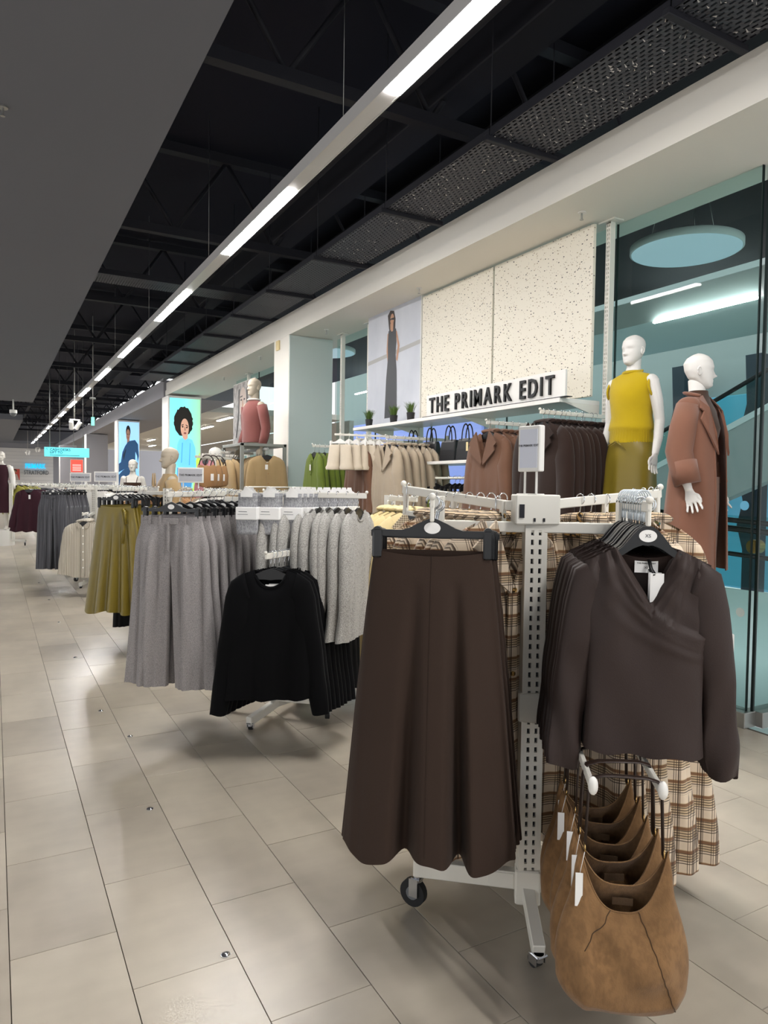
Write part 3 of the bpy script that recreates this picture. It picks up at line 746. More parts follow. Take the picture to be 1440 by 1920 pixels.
def make_trousers(name, mk, seed=1, split=True, L=1.0, hw=.18, hem=.135, pleat=True, disc=True, clipm='black_plastic'):
    r = np.random.default_rng(seed); ph = r.uniform(0, 6.28, 8)
    zw = -.135; pieces = []; legs = []
    for s in (-1, 1):
        rings = []; n = 64; VX = [hw*(.22+.2*r.random()), hw*(.62+.1*r.random()), hw*(.9+.1*r.random())]
        for v in np.linspace(0, 1, 26):
            xi = np.interp(v, [0, .24, .27, 1], [-.004, -.004, .002, .030])
            xo = np.interp(v, [0, .14, .4, 1], [hw, hw+.035, hw+.05, hw+.075+hem-.135])
            c, w = (xi+xo)/2, (xo-xi)/2
            d = np.interp(v, [0, .12, .3, 1], [.022, .045, .05, .052])
            ring = []
            for k in range(n):
                a = 2*math.pi*k/n; x = c-w*math.cos(a); y = -d*.8*math.copysign(abs(math.sin(a))**.5, math.sin(a))
                for vx in VX: y += .022*min(1, v*3)*math.exp(-((x-vx-.03*v)/.009)**2)*(math.sin(a) > 0)*abs(math.sin(a))
                # pressed front crease and soft pleats
                y -= .024*math.exp(-((x-c)/.022)**2)*(math.sin(a) > 0)*min(1, v*6)
                y += .024*v**.6*(math.sin(30*x+ph[0]+(s > 0))+.5*math.sin(55*x+ph[3]+2*v))*(abs(math.sin(a)))+.006*math.sin(60*x+ph[1])*math.exp(-v*2.5)*(math.sin(a) > 0)
                ring.append((s*x, y, zw-.03-(L-.03)*v+.004*math.sin(9*x+ph[2])*v))
            rings.append(ring)
        b = MB().loft(rings); pieces.append(('trouser_leg', b, mk, []))
    wb = []
    for v, dz, g in ((0, 0., .0), (1, -.038, .002)):
        wb.append([((hw+.002+g)*math.cos(a), (.024+g)*math.sin(a)-.004*math.cos(2*a), zw+dz-.014*max(0, -math.sin(a))*(1-math.cos(a)**2)) for a in [2*math.pi*k/40 for k in range(40)]])
    w = MB().loft(wb)
    lp = MB()
    for x in (-.12, -.055, .1): lp.box((x, -.03, zw-.024), (.012, .006, .05))
    lp.box((.03, -.032, zw-.03), (.06, .004, .032), 0, .001)
    pieces.insert(0, ('waistband', w, mk, [('belt_loops', lp, mk)]))
    fly = MB().prism([(-.003, zw-.035), (.004, zw-.035), (.004, zw-.2), (-.003, zw-.2)], -.046, -.03); pieces.append(('fly', fly, mk, []))
    subs = [('hook', hook_mb(-.075), 'chrome')]+[('clip', c_, clipm) for c_ in clips(hw*.86, -.105, .055)]
    if disc: subs.append(('size_disc', oval(0, -.086, .02, .014, -.0065), 'tag_white'))
    pieces.append(('hanger', clip_hanger_mb(hw), clipm, subs))
    return assemble(name, pieces, split)
def make_skirt(name, mk, seed=1, split=True, L=.92, hw=.155, hemw=.29, hemd=.13, nf=4.0, amp=.04, seam=True, disc=True, valleys=None, NU=120, NV=36, bow=False, clipm='black_plastic', foldpow=1.7, fsharp=1.):
    r = np.random.default_rng(seed); ph = r.uniform(0, 6.28, 6); zw = -.155; rings = []
    for v in np.linspace(0, 1, NV):
        w = np.interp(v, [0, .04, .2, .5, 1], [hw, hw+.006, hw+(hemw-hw)*.27, hw+(hemw-hw)*.58, hemw]); d = np.interp(v, [0, .1, .4, 1], [.016, .03, .055, hemd])
        ring = []
        for k in range(NU):
            a = 2*math.pi*k/NU; s1 = math.sin(nf*2*a+ph[0]); s1 = math.copysign(abs(s1)**fsharp, s1)
            f = amp*v**foldpow*(s1+.35*math.sin(nf*3.3*a+ph[1]))
            if valleys:
                f = amp*.35*v*math.sin(5*a+ph[0])
                for va, vd, vs in valleys:
                    da = (a-va+math.pi) % (2*math.pi)-math.pi; f += vd*v**foldpow*(.28*math.exp(-(da/(vs*2.6))**2)-math.exp(-(da/vs)**2))
            x = w*math.cos(a); y = -(d+f)*math.sin(a)+f*.5*math.cos(a+ph[2])
            if v < .1: y = -d*math.sin(a)
            dip = .016*max(0, math.sin(a))*math.sin(a)*max(0, 1-v*8)     # waist sags between the clips
            ring.append((x*(1+.05*v*math.sin(nf*2*a+ph[3])), y, zw-dip-L*v+.018*v**3*math.sin(nf*2*a+ph[0]+.6)))
        rings.append(ring)
    body = MB().loft(rings); subs = []
    inner = MB().loft([[(p[0]*.975, p[1]*.9, p[2]+.004) for p in rings[-1]], [(p[0]*.97, p[1]*.88, p[2]+.05) for p in rings[-1]]]); subs.append(('hem_facing', inner, mk))
    if seam:
        # centre-front seam, ridge of stitched cloth following the surface
        pts = []
        for rg in rings[:-1]:
            k = int(NU*.25); p = rg[k]; pts.append((p[0], p[1]-.0006, p[2]))
        subs.append(('centre_seam', MB().tube(pts, .0011, 5), mk))
    pieces = [('skirt_panel', body, mk, subs)]
    if bow:
        bb = MB(); bb.tube([(hw*.5, -.03, zw-.03), (hw*.55, -.05, zw-.06), (hw*.6, -.045, zw-.2), (hw*.55, -.05, zw-.33)], .006, 6, 0, .014); bb.tube([(hw*.5, -.03, zw-.03), (hw*.66, -.05, zw-.05), (hw*.72, -.045, zw-.16)], .006, 6, 0, .014)
        pieces.append(('tie', bb, mk, []))
    hs = [('hook', hook_mb(-.075), 'chrome')]+[('clip', c_, clipm) for c_ in clips(hw*.96, -.105, .085)]
    if disc: hs.append(('size_disc', oval(0, -.089, .024, .017, -.0065), 'tag_white'))
    pieces.append(('hanger', clip_hanger_mb(hw*1.06), clipm, hs))
    return assemble(name, pieces, split)
CACHE = {}
ORD = ['first', 'second', 'third', 'fourth', 'fifth', 'sixth', 'seventh', 'eighth', 'ninth', 'tenth', 'eleventh', 'twelfth', 'thirteenth', 'fourteenth', 'fifteenth', 'sixteenth', 'seventeenth', 'eighteenth']
def hang(key, maker, p0, n, count, gap, z, name, cat, first, rest, group, jit=.06, used=True, axis=None, scale=1.):
    """hang `count` copies along a rail: first at p0, the others behind it; every one its own object"""
    n = Vector((n[0], n[1], 0)).normalized(); ax = Vector((axis[0], axis[1], 0)).normalized() if axis else -n
    out = []
    for i in range(count):
        if key not in CACHE: o = CACHE[key] = maker()
        else: o = copy_tree(CACHE[key])
        o.name = name
        d = gap*(i+rng.uniform(-.15, .15)*(i > 0))
        lj = rng.uniform(-.007, .007)*(i > 0); o.location = (p0[0]+ax.x*d-n.y*lj, p0[1]+ax.y*d+n.x*lj, z); o.rotation_euler = (0, 0, facing(n)+rng.uniform(-jit, jit)*(i > 0)); o.scale = (scale, scale, scale)
        lb_ = first if (i == 0 and first) else rest+(', %s from front' % ORD[i] if len(rest.split()) < 14 else ', %s' % ORD[i]); tag(o, lb_, cat, group); out.append(o)
    return out
# ---------------------------------------------------------------- racks
def caster_mb(h=.09):
    fork = MB(); wheel = MB()
    fork.cyl((0, 0, h-.012), .016, .022, 14); fork.box((-.019, .008, h*.62), (.004, .034, h*.55)); fork.box((.019, .008, h*.62), (.004, .034, h*.55)); fork.box((0, .0, h*.9), (.042, .04, .008), 0, .003)
    wheel.cyl((0, .016, h*.42), h*.42, .026, 24, 0, 'x')
    hub = MB().cyl((0, .016, h*.42), h*.2, .031, 16, 0, 'x')
    return fork, wheel, hub
def slotted_post(b, x, y, z0, z1, w=.055, d=.035, rows=True, mi=0, rz=0., dark=1):
    """square tube with two rows of punched slots on its front and back faces"""
    t_ = MB()
    pitch = .032; n = int((z1-z0)/pitch)
    xs = [-w/2, -w*.24, -w*.11, w*.11, w*.24, w/2]
    for side in (-1, 1):
        yy = side*d/2
        for k in range(n):
            za = z0+k*pitch; zb = za+pitch; sa, sb = za+.007, zb-.007
            for i in range(5):
                if i in (1, 3):
                    t_.add([(xs[i], yy, za), (xs[i+1], yy, za), (xs[i+1], yy, sa), (xs[i], yy, sa)], [(0, 1, 2, 3)], mi, False)
                    t_.add([(xs[i], yy, sb), (xs[i+1], yy, sb), (xs[i+1], yy, zb), (xs[i], yy, zb)], [(0, 1, 2, 3)], mi, False)
                    yi = yy-side*.012
                    t_.add([(xs[i], yi, sa), (xs[i+1], yi, sa), (xs[i+1], yi, sb), (xs[i], yi, sb), (xs[i], yy, sa), (xs[i+1], yy, sa), (xs[i+1], yy, sb), (xs[i], yy, sb)], [(0, 1, 2, 3)], dark, False)  # black slot back, colour standing in for shade inside the tube
                    t_.add([(xs[i], yi, sa), (xs[i+1], yi, sa), (xs[i+1], yi, sb), (xs[i], yi, sb), (xs[i], yy, sa), (xs[i+1], yy, sa), (xs[i+1], yy, sb), (xs[i], yy, sb)], [(0, 1, 5, 4), (1, 2, 6, 5), (2, 3, 7, 6), (3, 0, 4, 7)], mi, False)
                else: t_.add([(xs[i], yy, za), (xs[i+1], yy, za), (xs[i+1], yy, zb), (xs[i], yy, zb)], [(0, 1, 2, 3)], mi, False)
    for side in (-1, 1):
        t_.add([(side*w/2, -d/2, z0), (side*w/2, d/2, z0), (side*w/2, d/2, z1), (side*w/2, -d/2, z1)], [(0, 1, 2, 3)], mi, False)
    t_.add([(-w/2, -d/2, z1), (w/2, -d/2, z1), (w/2, d/2, z1), (-w/2, d/2, z1)], [(0, 1, 2, 3)], mi, False)
    b.merge(t_, None, Matrix.Translation((x, y, 0)) @ Matrix.Rotation(rz, 4, 'Z')); return b
def bar(b, p, q, w, h, mi=0, ch=.003):
    """rectangular bar from p to q, top face at the given z"""
    p, q = Vector(p), Vector(q); d = q-p; L = d.length
    rz = math.atan2(d.y, d.x); t_ = MB().box((L/2, 0, -h/2), (L, w, h), 0, ch)
    pitch = -math.asin(max(-1, min(1, d.z/L)))
    b.merge(t_, mi, Matrix.Translation(p) @ Matrix.Rotation(rz, 4, 'Z') @ Matrix.Rotation(pitch, 4, 'Y')); return b
def rack_base(root, feet, post=(0, 0), ztop=1.42, zleg=.155, hfeet=.09, rz=0.):
    """post, legs to each foot and casters; coordinates relative to the rack root"""
    b = slotted_post(MB(), post[0], post[1], .11, ztop, .07, .045, rz=rz); b.build('upright', ['white_metal', 'black_paint'], root)
    for (x, y, small) in feet:
        lg = MB(); zt = zleg if not small else .115
        bar(lg, (post[0], post[1], zt), (x, y, zt if not small else .085), .042, .05, 0, .004); lg.build('leg', 'white_metal', root)
        h_ = hfeet if not small else .045
        f_, w_, hb_ = caster_mb(h_ if not small else .05)
        c = f_.build('caster', 'chrome', root); c.location = (x-(x-post[0])*.06, y-(y-post[1])*.06, .0+(.012 if not small else 0)); c.rotation_euler = (0, 0, rng.uniform(-1.2, 1.2))
        w_.build('wheel', 'rubber', c); hb_.build('hub', 'grey_plastic', c)
def rack(label, cx, cy, rows, feet, ztop=1.44, rz=0., group='white rolling garment racks'):
    root = thing('garment_rack', label, 'rack', (cx, cy, 0), 0, group)
    rack_base(root, feet, (0, 0), ztop, rz=rz)
    for (p0, n, L, z) in rows:
        n = Vector((n[0], n[1], 0)).normalized()
        a = Vector((p0[0]-cx, p0[1]-cy, z))+n*.05; e = Vector((p0[0]-cx, p0[1]-cy, z))-n*(L+.03)
        b = MB(); bar(b, a, e, .014, .032); b.ball((a.x, a.y, z+.004), .010, 10, 6); b.build('arm', 'white_metal', root)
        b = MB(); bar(b, (0, 0, z-.034), (e.x, e.y, z-.034), .03, .034); b.build('arm_support', 'white_metal', root)
    return root
# ================================================================ nearest rack: skirts, blouses, suede bags, plaid coats
PC = Vector((1.60, 1.84, 0)); BD = Vector((.8, -.6, 0)); FD = Vector((-.6, -.8, 0))
r1 = thing('garment_rack', 'nearest white rack holding the brown skirts, dark blouses and suede bags', 'rack', PC, 0, 'white rolling garment racks')
slotted_post(MB(), 0, 0, .12, 1.40, .075, .045, rz=-.45).build('upright', ['white_metal', 'black_paint'], r1)
bl_, br_ = -.34, .30
b = MB(); bar(b, BD*bl_+Vector((0, 0, 1.388)), BD*br_+Vector((0, 0, 1.388)), .035, .036); b.build('cross_beam', 'white_metal', r1)
for lat, L, z, nm in ((bl_+.02, .40, 1.47, 'skirt'), (br_-.02, .40, 1.47, 'blouse')):
    b = MB(); s = BD*lat
    bar(b, s+Vector((0, 0, z)), s+FD*L+Vector((0, 0, z)), .014, .032); b.ball((s.x+FD.x*L, s.y+FD.y*L, z+.003), .011, 10, 6)
    bar(b, s+FD*-.02+Vector((0, 0, z)), s+FD*.04+Vector((0, 0, z)), .03, .11)
    bar(b, s+FD*(L-.02)+Vector((0, 0, z-.02)), s+FD*L+Vector((0, 0, z-.02)), .012, .05)
    b.build('arm', 'white_metal', r1)
# lower cross arm with two prongs for the bags
b = MB(); bar(b, Vector((0, 0, .768)), BD*.30+Vector((0, 0, .768)), .03, .045); b.box((0, 0, .76), (.09, .06, .1), 0, .005, -.64); b.build('lower_arm', 'white_metal', r1)
for lat in (.115, .285):
    b = MB(); s = BD*lat; bar(b, s+Vector((0, 0, .752)), s+FD*.60+Vector((0, 0, .752)), .014, .022)
    b.build('prong', 'white_metal', r1)
    e = s+FD*.605; MB().ball((e.x, e.y, .748), (.013, .013, .024), 12, 8).build('prong_cap', 'white_gloss', r1)
# base: beam with casters each side and a front foot
lf = Vector((1.31, 2.085, 0))-PC
feet = [(lf.x, lf.y, 0), (-lf.x*1.1, -lf.y*1.1, 0)]
for (x, y, _) in feet:
    b = MB(); bar(b, (0, 0, .185), (x*1.04, y*1.04, .185), .035, .06); b.build('leg', 'white_metal', r1)
    f_, w_, h_ = caster_mb(.115); c = f_.build('caster', 'chrome', r1); c.location = (x, y, .012); c.rotation_euler = (0, 0, .5); w_.build('wheel', 'rubber', c); h_.build('hub', 'grey_plastic', c)
b = MB(); b.box((lf.x*.28, lf.y*.28-.024, .155), (.09, .004, .05), 0, .001, math.atan2(lf.y, lf.x)); b.build('bracket_plate', 'white_metal', r1)
for s in (1, -1):
    ff = (Vector((1.475, 1.63, 0))-PC)*s
    b = MB(); bar(b, (0, 0, .15), (ff.x*.95, ff.y*.95, .075), .04, .045); b.build('foot', 'white_metal', r1)
    f_, w_, h_ = caster_mb(.05); c = f_.build('caster', 'chrome', r1); c.location = (ff.x*.93, ff.y*.93, 0); w_.build('wheel', 'rubber', c); h_.build('hub', 'grey_plastic', c)
MB().box((0, 0, .14), (.085, .06, .12), 0, .005, -.64).build('foot_bracket', 'white_metal', r1)
# header block with slots, rear rails rising to either side
MB().box((0, 0, 1.43), (.15, .075, .10), 0, .004, -.45).build('header_block', 'white_metal', r1)
for dx in (-.055, -.012, .02): MB().box((dx*.9-.017, dx*-.43-.035, 1.425 if dx < -.03 else 1.396), (.016 if dx < -.03 else .006, .006, .045 if dx < -.03 else .012), 0, 0, -.45).build('slot', 'black_paint', r1)  # black blocks for the slots, their inner shade given as colour
La, Lb = oD(948, 938, 2.42), oD(757, 910, 3.02); Ra, Rb = oD(1040, 936, 2.45), oD(1238, 917, 2.78)
for pa, pb in ((La, Lb), (Ra, Rb)):
    b = MB(); a, e = pa-PC, pb-PC
    bar(b, a, e, .016, .034); dn = Vector((0, 0, -.105))
    bar(b, a+dn+Vector((0, 0, .02)), e+dn+Vector((0, 0, .0)), .012, .02)
    for t_ in (.02, .45, .97): p = a.lerp(e, t_); b.box((p.x, p.y, p.z-.06), (.02, .02, .12), 0, .003)
    bar(b, Vector((0, 0, a.z-.0)), a, .02, .034); b.ball((e.x, e.y, e.z+.008), .013, 10, 6)
    b.build('rear_rail', 'white_metal', r1)
# sign on two pegs
sp = oD(996, 853, 2.40)
sg = thing('counter_sign', 'small white framed sign on two pegs above the nearest rack', 'sign', (sp.x, sp.y, 1.48)); SR = .10
MB().box((0, 0, .155), (.026, .098, .155), 0, .003).build('frame', 'white_gloss', sg)
MB().box((-.0135, 0, .155), (.002, .078, .13)).build('card', mat('pale lilac card', 'd9dbe6', .4), sg)
put_text('lettering', 'THE PRIMARK EDIT', .0105, (-.0150, 0, .165), (-1, 0, 0), sg, .0004, .0002, 'ink_grey')
for y in (-.026, .026): MB().cyl((0, y, .04), .004, .09, 8).build('peg', 'white_gloss', sg); MB().box((0, y, -.003), (.04, .042, .012), 0, .002).build('peg_foot', 'white_gloss', sg)
sg.rotation_euler = (0, 0, .12)
# --- skirts
def sk(): return make_skirt('skirt', 'choc', 11, True, L=.90, hw=.168, hemw=.252, hemd=.085, nf=2.0, amp=.03, seam=True, NU=220, NV=44, foldpow=1.25, valleys=[(1.83, .17, .12), (1.17, .17, .11), (.45, .06, .2), (2.75, .06, .2), (4.2, .1, .2), (5.3, .1, .2)])
s0 = PC+BD*(bl_+.02)+FD*.37
hang('choc', sk, s0, FD, 6, .04, 1.47, 'skirt', 'skirt', 'long dark brown flared skirt on a clip hanger, frontmost on the nearest rack', 'long dark brown skirt behind the frontmost one on the nearest rack', 'dark brown skirts on the nearest rack', .05)
for i, o in enumerate([q for q in bpy.data.objects if q.name.startswith('skirt') and q.parent is None and q.type == 'EMPTY']): o.scale = (1+.022*i, 1, 1); o.location.z -= .004*i
# --- blouses: wrapped V neck with gathered shoulders and draped folds
def make_blouse():
    P = dict(sh=.212, neck=.086, drop=.062, L=.60, zn=-.14, nf=.16, nshape='v', xv=.012, wv=[0, .14, .45, .75, 1], ww=[.212, .180, .160, .160, .168], dd=[.012, .034, .04, .05], sl=.60, sr=(.054, .044), out=.045, fold=.0, wr=.10, bal=.10, flat=.5, nb=.03, seed=4)
    rows = ring_body(P, 200, 70)
    L0_ = np.array([[-.085, -.14], [-.055, -.205], [-.015, -.275], [.03, -.325], [.085, -.365], [.135, -.385], [.172, -.392]])
    def sdist(x, z):
        best, sg_ = 9., 1.
        for (ax_, az), (bx_, bz) in zip(L0_[:-1], L0_[1:]):
            ex, ez = bx_-ax_, bz-az; t_ = max(0, min(1, ((x-ax_)*ex+(z-az)*ez)/(ex*ex+ez*ez)))
            dx, dz = x-ax_-ex*t_, z-az-ez*t_; d_ = math.hypot(dx, dz)
            if d_ < best: best = d_; sg_ = 1. if ex*dz-ez*dx > 0 else -1.
        return best*sg_
    out = []
    for r_ in rows:
        rr = []
        for i, (x, y, z) in enumerate(r_):
            if i < 100 and abs(x) < .2:
                s = sdist(x, z)          # positive above/right of the wrap edge
                e = 1-min(1, abs(x)/.2)**6
                dn = max(0, -.14-z)
                if s < 0:
                    y -= .008*e
                    rgt = min(1, max(0, (x+.10)/.16))
                    for off, am, wd in ((.006, .010, .006), (.023, .008, .007), (.045, .0065, .010), (.08, .005, .014)):
                        y -= am*math.exp(-((s+off*(1.25-.5*rgt))/wd)**2)*e*(.3+.7*rgt)*min(1, .3+dn*6)
                else:
                    y += .004*e
                    for k_, am in ((.55, .008), (.92, .0075), (1.25, .007)):
                        lx = .135-(.135-.03)*min(1, dn/.19)*k_; y -= am*math.exp(-((x-lx)/(.004+.02*dn))**2)*e*math.exp(-dn/.2)
                # gathers falling from each shoulder
                for sx_ in (-.125, .13):
                    gx = (x-sx_)/(.02+.35*dn); am = .009*math.exp(-dn/.2)*math.exp(-(gx/2.6)**2)
                    y -= am*math.sin(gx*5.)*e
                y -= .0025*math.sin(30*x+18*z)*min(1, dn*3)*e
                # long soft vertical falls below the drape
                if z < -.38: y -= .007*math.sin(24*x+2.2*z+1.)*min(1, (-.38-z)*6)*e
            rr.append((x, y, z))
        out.append(rr)
    body = MB().loft(out)
    tg = MB().box((.028, -.012, -.255), (.038, .0012, .085)); tg2 = MB().tube([(.008, .02, -.17), (.012, 0, -.2), (.022, -.012, -.218)], .0025, 5, 0, .006)
    nl = MB().box((.002, .018, -.197), (.066, .0012, .036))
    pieces = [('body', body, 'blouse', [('hem_band', MB().loft([[(p[0]*.99, p[1]*.93, p[2]) for p in out[-1]], [(p[0]*.97, p[1]*.85, p[2]+.05) for p in out[-1]]]), 'blouse')]),
              ('neck_label', nl, 'tag_white', []), ('swing_tag', tg, 'tag_white', [('tag_cord', tg2, 'ink')])]
    for s in (-1, 1):
        Q = dict(P); pieces.append(('sleeve', sleeve(Q, s, 20, 40), 'blouse', []))
    h = MB(); rings = []
    for x in np.linspace(-.162, .162, 25):
        u = abs(x)/.162; z1 = float(np.interp(u, [0, .1, .2, .45, 1], [-.075, -.077, -.090, -.143, -.188]))
        hh = float(np.interp(u, [0, .15, .45, 1], [.058, .052, .022, .012]))
        rings.append([(x, -.009, z1-hh), (x, .009, z1-hh), (x, .009, z1), (x, -.009, z1)])
    h.loft(rings, 0, True, True, True, False)
    pieces.append(('hanger', h, 'black_plastic', [('hook', hook_mb(-.075, .021, .0024), 'chrome'), ('size_disc', oval(0, -.104, .025, .018, -.0095), 'tag_white'), ('hook_sleeve', MB().tube([(0, 0, -.03), (0, 0, -.065)], .004, 8), 'clear_plastic')]))
    return assemble('blouse', pieces, True)
b0 = PC+BD*(br_-.02)+FD*.385
bl = hang('blouse', make_blouse, b0, FD, 15, .0245, 1.472, 'blouse', 'blouse', 'dark brown wrap blouse with draped V neck, frontmost, its hanger marked XS', 'dark brown wrap blouse behind the frontmost one on the nearest rack', 'dark brown blouses on the nearest rack', .05)
for o in bl: o.scale = (.95, 1, .95)
front = bl[0]; front.rotation_euler[2] += -.06
put_text('size_lettering', 'XS', .014, (0, -.0112, -.104), (0, -1, 0), front, .0003, .0001, 'ink_grey')
put_text('label_print', 'THE PRIMARK EDIT', .0062, (.002, .0170, -.187), (0, -1, 0), front, .0002, .0001, 'ink')
put_text('label_print', 'XS', .009, (.002, .0170, -.200), (0, -1, 0), front, .0002, .0001, 'ink')
# --- suede hobo bags
def make_bag():
    n2 = 44; a = np.pi*np.arange(n2)/n2; xs = np.concatenate([-np.cos(a), np.cos(a)]); sy = np.concatenate([-np.sin(a), np.sin(a)]); fr_ = np.concatenate([np.ones(n2), np.zeros(n2)])
    rows = []; NV = 34
    for v in np.linspace(0, 1, NV):
        w = np.interp(v, [0, .15, .45, .75, .92, 1], [.100, .118, .142, .157, .162, .148]); d = np.interp(v, [0, .2, .55, .85, .97, 1], [.016, .045, .072, .078, .045, .012])
        x = w*xs
        rim = np.where(fr_ > 0, -.345, -.290)+np.where(fr_ > 0, .165, .11)*np.abs(xs)**3.0
        zb = -.608+.035*np.abs(xs)**6
        z = rim*(1-v)+zb*v
        y = sy*d
        amp = .014*math.sin(math.pi*min(1, v*1.05))
        y = y+amp*(np.sin(16*x+3.1*v*2+1.)+.7*np.sin(31*x-9*v+.4)+.5*np.sin(22*(x+z)+2.))*np.abs(sy)
        y = y-fr_*.012*np.exp(-((x+.095)/.02)**2)*min(1, v*2)-fr_*.009*np.exp(-((x-.06-.07*v)/.016)**2)*v
        x = x+.006*np.sin(9*v+2)*xs
        rows.append(np.stack([x, y, z], 1))
    body = MB().loft([[tuple(p) for p in r_] for r_ in rows])
    def on_front(xn, v):
        i = min(NV-1, int(v*(NV-1))); r_ = rows[i][:n2]; f_ = lambda q: float(np.interp(xn, r_[:, 0], r_[:, q])); return (xn, f_(1)-.0008, f_(2))
    seams = MB()
    seams.tube([on_front(.035+.09*t_, t_*.98+.01) for t_ in np.linspace(0, 1, 24)], .0013, 5)
    seams.tube([on_front(-.03-.065*t_, t_*.45+.02) for t_ in np.linspace(0, 1, 14)], .0013, 5)
    rim = MB().tube([tuple(p) for p in rows[0]]+[tuple(rows[0][0])], .0022, 6)
    lab = MB().box((.004, .018, -.335), (.05, .0015, .02))
    st_ = MB(); pts = []
    for x, z in ((-.093, -.19), (-.090, -.10), (-.087, -.03), (-.078, .004), (-.05, .012), (0, .013), (.05, .012), (.078, .004), (.087, -.03), (.090, -.10), (.093, -.19)): pts.append((x, 0, z))
    st_.tube(pts, .0034, 8, 0, .0105, True, (0, 0, 1) if False else None)
    rings_ = MB()
    for s in (-1, 1):
        rings_.tube([(s*.094+.0, .012*math.cos(q), -.185+.014*math.sin(q)) for q in np.linspace(0, 6.28, 14)], .002, 5)
    tg = MB().box((-.108, -.022, -.29), (.018, .001, .09)); tg.tube([(-.094, -.01, -.19), (-.106, -.02, -.245)], .0008, 4)
    return assemble('suede_bag', [('body', body, 'suede', [('seam', seams, 'suede_dark'), ('rim', rim, 'suede'), ('inner_label', lab, 'suede_dark')]), ('strap', st_, 'strap', []), ('strap_ring', rings_, 'gold', []), ('swing_tag', tg, 'tag_white', [])], True)
g0 = PC+BD*.20+FD*.575
bg = hang('bag', make_bag, g0, FD, 5, .105, .753, 'suede_bag', 'bag', 'tan suede slouchy hobo bag, frontmost of those under the blouses', 'tan suede hobo bag behind the frontmost one under the blouses', 'tan suede bags on the nearest rack', .10)
for i, o in enumerate(bg): o.scale = (1.04+.05*math.sin(i*2.3), 1.+.2*(i % 2), (1.01-.012*i)*.96); o.rotation_euler[2] += .2*math.sin(i*1.9)*(i > 0)
# --- plaid coats on the two rear rails, on silver hooks with tortoiseshell clips
def make_plaid():
    root = make_top('plaid_coat', 'coat', 'plaid', 21, True, lapel=True, L=1.20, sl=.66, sh=.215, ww=[.215, .235, .265, .33], NU=64, NV=28, hanger='tortoise', buttons=(3, 'tortoise'))
    MB().ball((0, 0, -.075), (.014, .012, .02), 10, 8).build('hook_ball', 'tortoise', root); return root
nL = (La-Lb); nL.z = 0; nL.normalize()
pl0 = La.lerp(Lb, .02)
hang('plaid', make_plaid, pl0, nL, 7, .065, 1.475, 'plaid_coat', 'coat', 'cream and brown plaid wool coat, nearest of those behind the brown skirts', 'cream and brown plaid coat on the rear rail behind the brown skirts', 'plaid coats on the nearest rack', .12)
for o in bpy.data.objects:
    if o.name.startswith('plaid_coat') and o.parent is None: o.scale = (.97, 1, .93)
nR = (Ra-Rb); nR.z = 0; nR.normalize()
pr0 = Ra.lerp(Rb, .22)
hang('plaid', make_plaid, pr0, nR, 6, .07, 1.475, 'plaid_coat', 'coat', 'cream and brown plaid coat, innermost of those behind the blouses and bags', 'cream and brown plaid coat on the rear rail behind the blouses', 'plaid coats on the nearest rack', .1)
# bare silver hooks left on both rails
for k, (pa, pb, ts) in enumerate(((La, Lb, (.06, .94)), (Ra, Rb, (.72, .82, .9, .97)))):
    for t_ in ts:
        p = pa.lerp(pb, t_); o = MB().tube([(0, -.010, -.004), (0, -.010, .008), (0, 0, .012), (0, .010, .004), (0, .008, -.09)], .002, 6).build('rail_hook', 'chrome')
        o.location = p; o.rotation_euler = (0, 0, math.atan2((pb-pa).y, (pb-pa).x)); tag(o, 'bare silver wire hook on the rear rail %s, %s from the post' % ('behind the skirts' if k == 0 else 'behind the blouses', ORD[ts.index(t_)]), 'hook', 'bare hooks on the nearest rack %d' % k)
# bunch of spare clear hooks looped over the blouse arm
for i in range(9):
    p = PC+BD*(br_-.02)+FD*(.06+.033*i)
    o = MB().tube([(.022*math.cos(q), 0, -.012+.022*math.sin(q)+.012) for q in np.linspace(-1.2, 4.4, 14)]+[(-.008, 0, -.045)], .0026, 6).build('spare_hanger_hook', 'clear_plastic')
    o.location = (p.x, p.y, 1.478); o.rotation_euler = (0, 0, facing(FD)+.2); tag(o, 'clear looped hook on the arm above the blouses, %s from the beam' % ORD[i], 'hook', 'clear hooks above the blouses')
# ================================================================ second rack: grey trousers, black jumpers, socks, flecked knits
def V2(p): return Vector((p[0], p[1], 0))
tr0 = V2(oD(322, 950, 3.98)); nT = (-.68, -.73)
jm0 = V2(oD(508, 1045, 3.80)); nJ = (-.42, -.91)
kn0 = V2(oD(672, 935, 4.10)); nK = (.70, -.71)
rack('white rack holding the grey trousers, black jumpers and socks', 1.60, 4.30,
     [(tr0, nT, .62, 1.455), (jm0, (-.8, -.6), .40, 1.135), (kn0, nK, .5, 1.46)], [(-.25, .28, 0), (.27, -.25, 0), (-.25, -.19, 1), (.24, .2, 1)], 1.46, rz=-.75)
hang('grey_tr', lambda: make_trousers('trousers', 'grey_tr', 3, True, L=.97, hw=.19, hem=.165), tr0, nT, 9, .075, 1.455, 'trousers', 'trousers', 'warm grey wide leg trousers, frontmost beside the black jumpers', 'warm grey wide leg trousers behind the frontmost pair', 'grey trousers on the second rack', .05, axis=(.82, .57))
hang('jumper', lambda: make_top('jumper', 'jumper', 'black_knit', 5, True, band=True, neck_label=True, nf=.095, L=.70, sl=.74, out=.10, NU=72, NV=26), jm0, nJ, 8, .045, 1.135, 'jumper', 'jumper', 'black long sleeved jumper with white neck label, frontmost of the black ones', 'black jumper behind the frontmost black one', 'black jumpers on the second rack', .04, axis=(.8, .6))
o = MB().box((0, 0, 0), (.032, .004, .018), 0, .001).build('sale_ticket', mat('pink red ticket', 'd0285a', .4)); o.location = oD(546, 1062, 4.18); tag(o, 'small pink red ticket on a black hanger above the jumpers', 'ticket')
